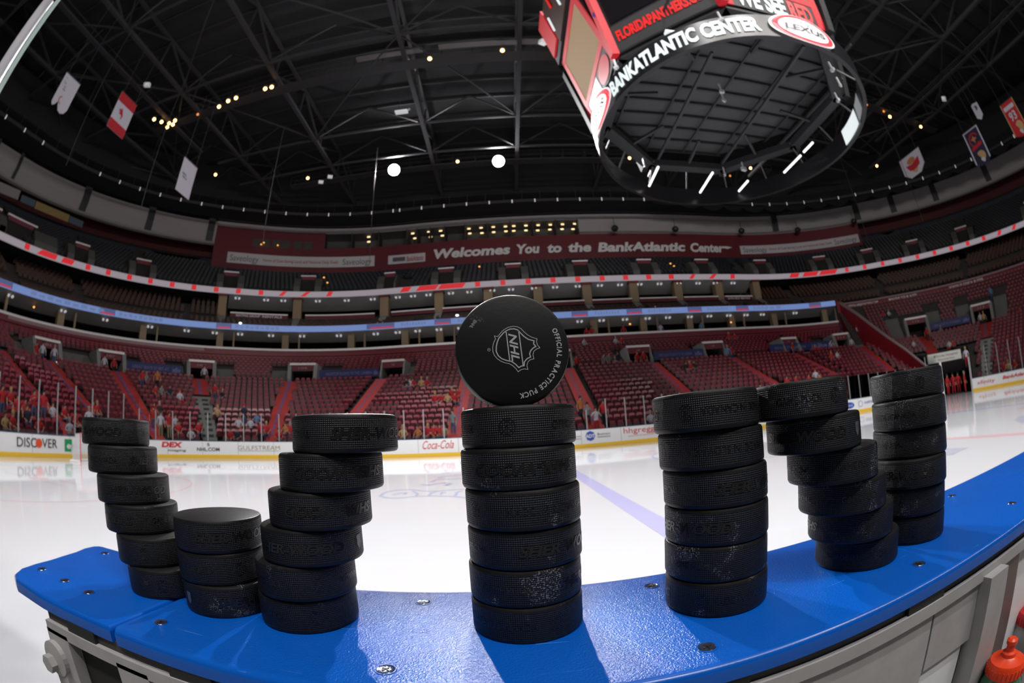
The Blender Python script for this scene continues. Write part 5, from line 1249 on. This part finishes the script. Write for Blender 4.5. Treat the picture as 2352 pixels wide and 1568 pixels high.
def flat_text(t, c, ang, h, L=None, bold=.02, shear=0, nm='printed_lettering'):
    vs, fs, w = text_geo(t, bold, shear, res=6); sx = (L/w if L else h); b = MB()
    b.add([(c[0]+x*sx*cos(ang)-y*h*sin(ang), c[1]+x*sx*sin(ang)+y*h*cos(ang), PH+.00012) for x, y in vs], fs); return b.build(nm, m_print, sp_)
flat_text('NHL', pk(1003, 778), rad(-86), .0052, .0188, .022, .30, 'crest_lettering')
txt = 'OFFICIAL PRACTICE PUCK'; RA = .0312
ws = [text_geo(c, .018, 0, 1, 6)[2] if c != ' ' else .42 for c in txt]; gap = .22; tot = sum(ws)+gap*(len(ws)-1); span = rad(110); a = rad(24.5)
for c, w in zip(txt, ws):
    am = a-span*(w/2)/tot
    if c != ' ':
        flat_text(c, (RA*cos(am), RA*sin(am)), am-pi/2, .0033, span*RA*w/tot, .03)
    a -= span*(w+gap)/tot
flat_text('\u00a9NHL', pk(518, 472), rad(-124), .0022, .0062, .0)
b = MB(); c0 = pk(695, 800); vs = [(c0[0]+r_*cos(2*pi*k/20), c0[1]+r_*sin(2*pi*k/20), PH+.0001) for k in range(20) for r_ in (.00085, .00105)]
b.add(vs, [(2*k, 2*k+1, (2*k+3) % 40, (2*k+2) % 40) for k in range(20)]); b.build('registered_mark', m_print, sp_); flat_text('R', c0, rad(-90), .0009, None, .0)
# ================================================================== BOTTLES, BENCH GLASS
def bottle(px, py, dist, body, cap, lab, sc_=1.0, base_z=0):
    d = ray(px, py); p = CAM+d*dist
    r = empty('sports_bottle', (p.x, p.y, p.z-.21*sc_), label=lab, cat='bottle')
    b = MB(); b.lathe([(q[0]*sc_, q[1]*sc_) for q in ((.030, 0), (.036, .004), (.037, .07), (.033, .09), (.033, .12), (.037, .14), (.037, .175), (.031, .19), (.031, .196))], 40); b.build('bottle_body', body, r, True)
    b = MB(); prof = [(.0315, .188), (.0335, .190), (.0335, .206), (.030, .212), (.016, .216), (.013, .218), (.0125, .224), (.0075, .226), (.007, .236), (.0095, .238), (.0095, .244), (.006, .247), (.0005, .247)]
    b.lathe([(q[0]*sc_, q[1]*sc_) for q in prof], 48); b.build('bottle_cap', cap, r, True)
    b = MB()
    for k in range(28): a = 2*pi*k/28; b.box((.0337*sc_*cos(a), .0337*sc_*sin(a), .198*sc_), (.0022*sc_, .0022*sc_, .014*sc_), Matrix.Rotation(a, 3, 'Z'))
    b.build('cap_ribs', cap, r); return r, p
m_bg = mat('bottle_green', (.01, .16, .07), .2, coat=.6); m_bo = mat('bottle_orange', (.80, .055, .01), .32)
m_bc = mat('bottle_clear', (.30, .30, .31), .12, coat=.5)
r1, p1 = bottle(2314, 1514, .50, m_bg, m_bo, 'green sports bottle with bright orange-red cap at the bottom right corner', .60)
r2, p2 = bottle(2372, 1400, .60, m_bc, mat('bottle_red', (.5, .01, .02), .3), 'smoky clear bottle with red cap at the right picture edge behind the green bottle', .60)
b = MB(); zz = min(r1.location.z, r2.location.z)-.003
b.box((p1.x+.16, p1.y+.0, r1.location.z-.012), (.40, .055, .024)); tag(b.build('bottle_shelf', m_black), 'black shelf behind the bench boards under the bottles', 'shelf')
xg = -.325*math.tan(rad(77.2))
r = empty('bench_glass', (xg-.9, -.08, 1.07), label='close tall glass panel with bright edge at the upper left corner', cat='glass panel')
b = MB(); b.box((0, 0, .98), (1.8, .015, 1.95)); b.build('pane', m_glass, r)
b = MB(); b.box((.896, 0, .98), (.008, .0155, 1.95)); b.build('polished_edge', mat('glass_edge', (.6, .75, .7), .2, coat=.5), r)
b = MB(); b.tube([(.835, -.02, .0), (.835, -.02, 1.45), (.84, -.02, 1.50)], .022, 12); b.build('reflection_streak', mat('streak_bright', (.70, .68, .74), .3), r)  # bright tube added to stand for the reflection streak along the glass edge
b = MB(); b.box((.78, 0, -.03), (.08, .06, .08)); b.build('clamp', m_alu, r)
b = MB(); b.box((-4.3, -.08, .51), (5.6, .1, 1.02)); tag(b.build('bench_side_boards', m_white), 'white side boards standing under the close glass beyond the open bench door', 'rink boards')
# ================================================================== PEOPLE
SKIN = mat('skin', (.45, .24, .16), .6)
def pmat(nm, c): return mat('cloth_'+nm, c, .8)
PC = {'red': (.55, .012, .018), 'white': (.62, .60, .62), 'black': (.015, .015, .018), 'blue': (.12, .22, .42), 'grey': (.18, .19, .20), 'orange': (.65, .12, .03), 'navy': (.02, .03, .08), 'tan': (.40, .28, .17), 'jeans': (.05, .08, .16), 'khaki': (.30, .24, .15)}
HC = {'brown': (.05, .025, .012), 'black': (.01, .008, .007), 'blond': (.42, .26, .09), 'grey': (.28, .27, .26), 'redcap': (.55, .01, .02)}
POSE = {
 'stand': dict(hip=.95, knee=((-.11, 0, .5), (.11, .0, .5)), foot=((-.12, -.02, .06), (.13, .02, .06)), elb=((-.30, .0, 1.12), (.30, .0, 1.12)), hand=((-.29, -.10, .88), (.29, -.10, .88))),
 'armsup': dict(hip=.95, knee=((-.11, 0, .5), (.11, .0, .5)), foot=((-.12, -.02, .06), (.13, .02, .06)), elb=((-.34, -.05, 1.18), (.34, -.05, 1.18)), hand=((-.18, -.28, 1.32), (.16, -.28, 1.30))),
 'walk': dict(hip=.94, knee=((-.11, -.18, .52), (.11, .08, .5)), foot=((-.11, -.24, .08), (.11, .30, .10)), elb=((-.29, .12, 1.14), (.29, -.10, 1.14)), hand=((-.28, -.02, .92), (.27, -.30, .98))),
 'sit': dict(hip=.48, knee=((-.13, -.44, .50), (.13, -.44, .50)), foot=((-.13, -.46, .06), (.14, -.44, .06)), elb=((-.29, -.04, .70), (.29, -.04, .70)), hand=((-.14, -.32, .58), (.14, -.32, .58)))}
PM = {}
def person_mesh(pose, shirt, pants, sleeve):
    key = (pose, shirt, pants, sleeve)
    if key in PM: return PM[key]
    q = POSE[pose]; h = q['hip']; V = []; Rr = []; Ed = []
    def v(p, r): V.append(p); Rr.append(r); return len(V)-1
    pel = v((0, 0, h), (.155, .115)); wai = v((0, .01, h+.18), (.14, .10)); che = v((0, .0, h+.40), (.17, .115)); nk = v((0, 0, h+.56), (.06, .06)); hd0 = v((0, -.01, h+.66), (.075, .085)); hd1 = v((0, -.012, h+.78), (.078, .092))
    Ed += [(pel, wai), (wai, che), (che, nk), (nk, hd0), (hd0, hd1)]
    for i, sg in enumerate((-1, 1)):
        hp = v((sg*.10, 0, h-.06), (.095, .095)); kn = v(q['knee'][i], (.062, .062)); f = q['foot'][i]; an = v((f[0], f[1], f[2]+.04), (.042, .042)); to = v((f[0], f[1]-.15, f[2]-.02), (.04, .03))
        Ed += [(pel, hp), (hp, kn), (kn, an), (an, to)]
        sh = v((sg*.19, 0, h+.46), (.062, .062)); el = v(q['elb'][i], (.045, .045)); ha = v(q['hand'][i], (.032, .032)); e2 = Vector(q['hand'][i])+(Vector(q['hand'][i])-Vector(q['elb'][i])).normalized()*.13; hb = v(tuple(e2), (.040, .022))
        Ed += [(che, sh), (sh, el), (el, ha), (ha, hb)]
    me = bpy.data.meshes.new('p'); bm = bmesh.new(); lay = bm.verts.layers.skin.verify(); bv = [bm.verts.new(p) for p in V]
    for b_, r_ in zip(bv, Rr): b_[lay].radius = r_
    bv[0][lay].use_root = True
    for a, c in Ed: bm.edges.new((bv[a], bv[c]))
    bm.to_mesh(me); bm.free(); o = bpy.data.objects.new('p', me); COL.objects.link(o)
    o.modifiers.new('s', 'SKIN'); m2 = o.modifiers.new('u', 'SUBSURF'); m2.levels = 1
    bpy.context.view_layer.update(); r = bpy.data.meshes.new_from_object(o.evaluated_get(bpy.context.evaluated_depsgraph_get())); bpy.data.objects.remove(o); r.name = 'person_body'
    r.materials.clear()
    for m in (SKIN, pmat(shirt, PC[shirt]), pmat(pants, PC[pants]), m_black): r.materials.append(m)
    hands = [Vector(x) for x in q['hand']]; elb = [Vector(x) for x in q['elb']]
    for p in r.polygons:
        c = p.center; p.use_smooth = True
        if min((c-x).length for x in hands) < .15 and abs(c.x) > .07: p.material_index = 0
        elif c.z > h+.565: p.material_index = 0
        elif not sleeve and min((c-x).length for x in elb) < .10 : p.material_index = 0
        elif c.z < .12: p.material_index = 3
        elif c.z < h+.03 and (abs(c.x) < .24 or c.z < h-.15): p.material_index = 2
        else: p.material_index = 1
    # face: a small nose and brow made by pushing the front of the head
    for vv in r.vertices:
        if vv.co.z > h+.66 and vv.co.y < -.07 and abs(vv.co.x) < .03: vv.co.y -= .022
    PM[key] = (r, h); return PM[key]
HM = {}
def hair_mesh(kind, h):
    k = (kind, h)
    if k not in HM:
        b = MB(); n = 14; prof = [(.088, h+.70), (.100, h+.76), (.096, h+.82), (.070, h+.875), (.02, h+.90)]
        b.lathe(prof, n, (0, .014, 0)); 
        if kind == 'redcap': b.box((0, -.12, h+.80), (.14, .10, .015))
        HM[k] = b.mesh('hair', mat('hair_'+kind, HC[kind], .7), True)
    return HM[k]
def person(p, rz, pose, shirt, pants, hair, label, group=None, sleeve=False, sc_=1.0):
    me, h = person_mesh(pose, shirt, pants, sleeve)
    r = link('person', me, M=Matrix.Translation(p) @ Matrix.Rotation(rz, 4, 'Z') @ Matrix.Scale(sc_, 4), label=label, cat='person', group=group)
    link('hair', hair_mesh(hair, h), r); return r
def bowl_floor(s, px, py, pose):
    """row of the lower bowl on which somebody seen at this pixel (mid height) stands"""
    best = None
    for i in range(NR):
        d, z = row_l(i); dd = d+(.45 if pose == 'sit' else .3); p = P(s, dd, z); p.z += (.75 if pose == 'sit' else .95)
        v = (p-CAM).normalized(); y = CY-FPX*math.acos(v.dot(fwd))*v.dot(upv)/(hypot(v.dot(rgt), v.dot(upv))+1e-9)
        if best is None or abs(y-py) < best[0]: best = (abs(y-py), dd, z)
    return best[1], best[2]
def where(px):
    for lim, t in ((60, 'at the far left picture edge'), (185, 'behind the end glass above the leftmost advert'), (300, 'above the leftmost puck stack'), (430, 'behind the glass right of the leftmost puck stack'), (520, 'beside the grey stairs left of the short stack'), (665, 'behind the glass left of the third puck stack'), (930, 'above the third puck stack'), (1060, 'behind the glass left of the standing puck'), (1340, 'beside the standing puck'), (1500, 'behind the low glass right of the standing puck'), (1760, 'above the straight stack right of centre'), (1960, 'above the second stack from the right'), (2140, 'near the red sloping wall'), (2400, 'near the open rink gate at the right')):
        if px < lim: return t
PPL = """5,930,stand,red,jeans,brown;24,927,sit,red,jeans,blond;40,948,stand,red,black,brown;58,952,sit,red,jeans,black;78,935,armsup,red,jeans,brown;99,950,stand,red,jeans,black;121,949,sit,white,jeans,brown;62,962,sit,navy,jeans,brown;30,972,sit,red,black,blond;90,980,sit,red,jeans,brown;148,962,sit,red,jeans,brown;173,976,sit,red,black,brown;160,990,sit,white,jeans,grey;12,985,sit,tan,jeans,brown
214,942,sit,red,jeans,brown;223,939,sit,red,black,blond;204,953,sit,white,jeans,grey;352,968,stand,red,jeans,black;369,972,stand,white,khaki,brown;389,980,stand,red,khaki,brown;403,969,sit,white,red,brown;354,939,sit,red,black,brown;366,943,sit,black,jeans,grey;410,988,sit,red,khaki,brown;439,1003,sit,white,jeans,redcap;456,992,sit,red,jeans,brown
99,796,stand,white,jeans,black;83,810,stand,red,black,brown;124,820,stand,white,jeans,grey;240,832,stand,white,jeans,black;262,833,stand,red,black,brown;469,861,stand,white,black,brown;327,864,stand,red,jeans,brown;361,867,stand,orange,black,brown;336,868,sit,grey,jeans,grey;413,908,sit,white,red,redcap;371,900,sit,grey,jeans,brown;357,897,sit,red,jeans,brown;390,903,sit,navy,jeans,black
493,905,stand,red,jeans,brown;500,946,sit,tan,black,blond;511,908,sit,navy,jeans,blond;561,959,stand,navy,jeans,redcap;548,971,sit,white,red,brown;575,972,sit,white,jeans,brown;529,997,sit,red,navy,brown;545,998,sit,navy,black,brown;599,990,stand,red,black,brown;612,986,sit,red,jeans,blond;590,965,sit,blue,jeans,brown;640,995,sit,red,jeans,brown;667,993,sit,red,jeans,grey;655,985,sit,orange,jeans,brown
934,886,sit,black,jeans,brown;941,880,sit,white,jeans,brown;948,883,sit,red,black,brown;968,878,sit,tan,black,blond;981,877,sit,red,jeans,grey;1038,903,sit,red,jeans,blond;1051,903,sit,red,jeans,brown;1000,922,sit,red,jeans,blond;1014,921,sit,red,white,brown;1045,919,sit,red,jeans,brown;1029,918,sit,tan,jeans,brown
1040,972,stand,grey,jeans,brown;997,992,sit,red,khaki,brown;983,990,sit,red,jeans,blond;926,996,sit,tan,jeans,blond;1010,996,sit,red,jeans,brown;1020,990,sit,khaki,jeans,brown;960,994,sit,orange,jeans,brown;1334,935,stand,orange,navy,brown;1386,945,stand,red,black,brown;1369,958,armsup,white,red,black;1495,965,sit,white,grey,grey;1350,953,stand,grey,black,black
1342,786,sit,white,navy,brown;1325,833,stand,red,black,brown;1388,826,stand,grey,jeans,black;1400,830,stand,grey,jeans,brown;1420,826,stand,black,jeans,brown;1413,832,sit,grey,jeans,grey;1478,815,stand,red,black,brown;1464,822,stand,red,black,redcap;1680,813,stand,red,jeans,brown;1673,820,stand,blue,jeans,blond;1576,843,sit,black,jeans,brown;1594,842,sit,black,jeans,brown;1585,846,sit,red,black,blond;1414,779,sit,white,jeans,grey;1427,779,sit,red,jeans,brown;1688,775,sit,red,jeans,brown;1675,779,sit,red,jeans,blond
1822,806,stand,red,jeans,brown;1872,802,sit,red,jeans,blond;1881,800,sit,red,black,brown;1906,769,stand,white,jeans,brown;1907,757,stand,navy,jeans,black;1957,793,stand,white,black,brown;1970,762,sit,white,black,grey;1829,876,sit,red,jeans,brown;1873,861,sit,white,jeans,redcap;1884,872,sit,orange,jeans,brown;1858,870,sit,red,jeans,brown;1808,880,sit,red,khaki,brown;1941,898,stand,red,white,brown;1975,882,stand,grey,jeans,blond;1924,822,sit,white,red,brown;1910,823,sit,red,jeans,blond
2042,723,sit,white,jeans,grey;2030,728,sit,red,jeans,brown;2276,673,stand,blue,jeans,black;2181,796,sit,white,red,brown;2190,794,sit,red,black,brown;2253,735,stand,white,black,brown;2261,735,stand,tan,black,blond;2100,799,sit,white,black,redcap;2307,853,sit,red,jeans,brown;2317,850,sit,tan,jeans,blond;2340,700,sit,red,jeans,brown;2130,770,stand,red,black,brown;2160,752,sit,grey,jeans,grey;2331,840,sit,red,jeans,brown"""
from collections import Counter
rows = [t.split(',') for ln in PPL.split('\n') for t in ln.split(';')]
PC['khaki'] = (.30, .24, .15)
labs = []
for x, y, pose, shirt, pants, hair in rows:
    x, y = float(x), float(y)
    ptx = {'stand': 'standing', 'sit': 'seated', 'armsup': 'standing with raised hands', 'walk': 'walking'}[pose]
    tier_ = 'on the walkway' if False else ''
    lab = 'person in %s %s %s' % (shirt, ptx, where(x))
    labs.append(lab)
cnt = Counter(labs)
for (x, y, pose, shirt, pants, hair), lab in zip(rows, labs):
    x, y = float(x), float(y); hw = .95 if pose != 'sit' else .75
    s6, z6 = at(x, y, 6)
    # which level: lower rows, walkway or second tier
    s13, z13 = at(x, y, 13.3)
    if z13 < 6.1+hw-.35: d_, z_ = bowl_floor(s6, x, y, pose); 
    elif z13-hw < 6.9 or pose == 'stand' and z13-hw < 8.2: d_, z_ = 13.35, 6.1
    else:
        best = None
        top, n = (Y1_, 8) if s13 < 69.4 else (12.0, 11)
        for i in range(n):
            d, z = row_u(i, top, n); p = P(s13, d+.3, z+hw); v = (p-CAM).normalized(); yy = CY-FPX*math.acos(v.dot(fwd))*v.dot(upv)/(hypot(v.dot(rgt), v.dot(upv))+1e-9)
            if best is None or abs(yy-y) < best[0]: best = (abs(yy-y), d+.25, z)
        d_, z_ = best[1], best[2]
    s_, _ = at(x, y, d_); p = P(s_, d_, z_); t = tang(s_)
    person(p, atan2(t.y, t.x)+random.uniform(-.5, .5), pose, shirt, pants, hair, lab, ('people: '+lab) if cnt[lab] > 1 else None, sleeve=shirt in ('white', 'grey', 'black', 'blue'), sc_=random.uniform(.95, 1.04))
# people in the suites and in the tunnel mouth
for (x, y, shirt, D, z0, lab) in ((1358, 752, 'red', 19, 10.0, 'person in red top standing in the suite opening just right of the standing puck'), (1347, 753, 'red', 19.2, 10.0, 'person in red top at the suite rail beside a waiting companion'), (1431, 748, 'red', 19, 10.0, 'person in red top standing alone in the dark suite opening'), (1516, 743, 'white', 19, 10.0, 'person in pale shirt standing in the lit suite above the seats'), (1610, 741, 'blue', 19, 10.0, 'person in blue shirt leaning in the dark suite right of centre')):
    s_, _ = at(x, y, D); p = P(s_, D, z0); t = tang(s_); person(p, atan2(t.y, t.x), 'stand', shirt, 'black', 'brown', lab)
for i, (x, D, lab) in enumerate(((2177, .6, 'leftmost of the four people in red waiting in the open rink gate'), (2190, .8, 'second person from the left in red waiting in the open rink gate'), (2202, 1.2, 'third person from the left in red waiting in the open rink gate'), (2217, .5, 'rightmost of the four people in red waiting in the open rink gate'))):
    s_, _ = at(x, 885, D); p = P(s_, D, 0); t = tang(s_); person(p, atan2(t.y, t.x)+(.6, -.5, .2, 1.2)[i], 'stand', 'red', 'red', ('brown', 'black', 'brown', 'grey')[i], lab, sleeve=True, sc_=1.0)
s_, _ = at(2222, 838, 1.3); person(P(s_, 1.3, 2.05), -1.2, 'stand', 'white', 'red', 'blond', 'person in white top with blond hair standing on the ledge right of the rink gate')
# sign over the gate, barrier platform
r = empty('gate_sign', P(72.7, .6, 3.05), label='white rounded sign with two lines of grey lettering above the open rink gate', cat='sign')
sa, za = at(2130, 825, .5); sb_, zb_ = at(2207, 812, .5)
b = MB(); strip(b, sa, sb_, [(.35, 2.92), (.35, 3.72), (.55, 3.72), (.55, 2.92)], closed=True); b.build('panel', mat('sign_cream', (.50, .50, .46), .6), r)
b = MB(); ring_text(b, 'Florida Hospital', sa+.22*(sb_-sa), sb_-.1*(sb_-sa), .34, 3.46, .18, .0); ring_text(b, 'Home of the Arena', sa+.3*(sb_-sa), sb_-.2*(sb_-sa), .34, 3.14, .15, .0); b.build('lettering', m_sgk, r)
b = MB(); c_ = sa+.2*(sb_-sa); b.add([P(c_+.07*cos(t_*pi/8), .34, 3.46+.1*sin(t_*pi/8)) for t_ in range(16)], [tuple(range(16))]); b.build('emblem', m_grn, r); fix(r)

b = MB(); b.lathe([(.02, .09), (.10, .05), (.12, -.02), (.02, -.10)], 10); sl = b.mesh('suite_lamp', mat('suite_lamp_orange', (.4, .2, .05), .5, emit=(1, .42, .08), es=1.6))
for (x, y, D) in ((78, 705, 19.3), (1447, 744, 19.3), (1563, 679, 21.5), (1504, 705, 19.5), (1679, 740, 19.3), (1101, 612, 24), (1540, 605, 23.5), (1548, 611, 23.3), (744, 637, 22), (752, 649, 21.8), (606, 557, 26.6), (638, 563, 26.6), (600, 561, 26.6)):
    s_, z_ = at(x, y, D); p = P(s_, D, 1); p.z = z_; link('suite_lamp', sl, loc=p, label='tiny orange lamp glowing among the dark suites and upper seats', cat='lamp', group='orange suite lamps')
b = MB(); b.lathe([(.02, .1), (.16, .05), (.16, -.05), (.02, -.1)], 10); sl2 = b.mesh('suite_lamp', mat('camera_light', (.8, .9, .9), .5, emit=(.85, 1, .98), es=3))
for (x, y, D) in ((552, 742, 18.5), (1050, 724, 18.7), (132, 833, 13)):
    s_, z_ = at(x, y, D); p = P(s_, D, 1); p.z = z_; link('suite_lamp', sl2, loc=p, label='small bright white camera light shining from the stands', cat='lamp', group='white camera lights in the stands')
r = empty('wall_sign', P(at(110, 480, 27)[0], 27, at(110, 480, 27)[1]), label='colourful yellow and orange sign under the grey soffit at the far left', cat='sign')
m_y = mat('sign_yellow', (.30, .22, .08), .6); m_bl2 = mat('sign_blue', (.08, .13, .17), .6)
def sgn(x0, x1, y0, m, h, nm):
    s0, z0 = at(x0, y0, 27.0); s1, z1 = at(x1, y0+(x1-x0)*.42, 27.0); b = MB(); k0 = zs(s0, 30)/30; k1 = zs(s1, 30)/30
    b.quad(P(s0, 26.95, z0/k0-h/2), P(s1, 26.95, z1/k1-h/2), P(s1, 26.95, z1/k1+h/2), P(s0, 26.95, z0/k0+h/2)); b.build(nm, m, r)
sgn(48, 80, 455, m_bl2, .8, 'sign_end'); sgn(81, 158, 470, m_y, .9, 'sign_panel'); sgn(159, 190, 503, m_bl2, .8, 'sign_end'); sgn(-5, 44, 428, mat('sign_pale', (.30, .28, .29), .6), 1.1, 'sign_panel')
fix(r)
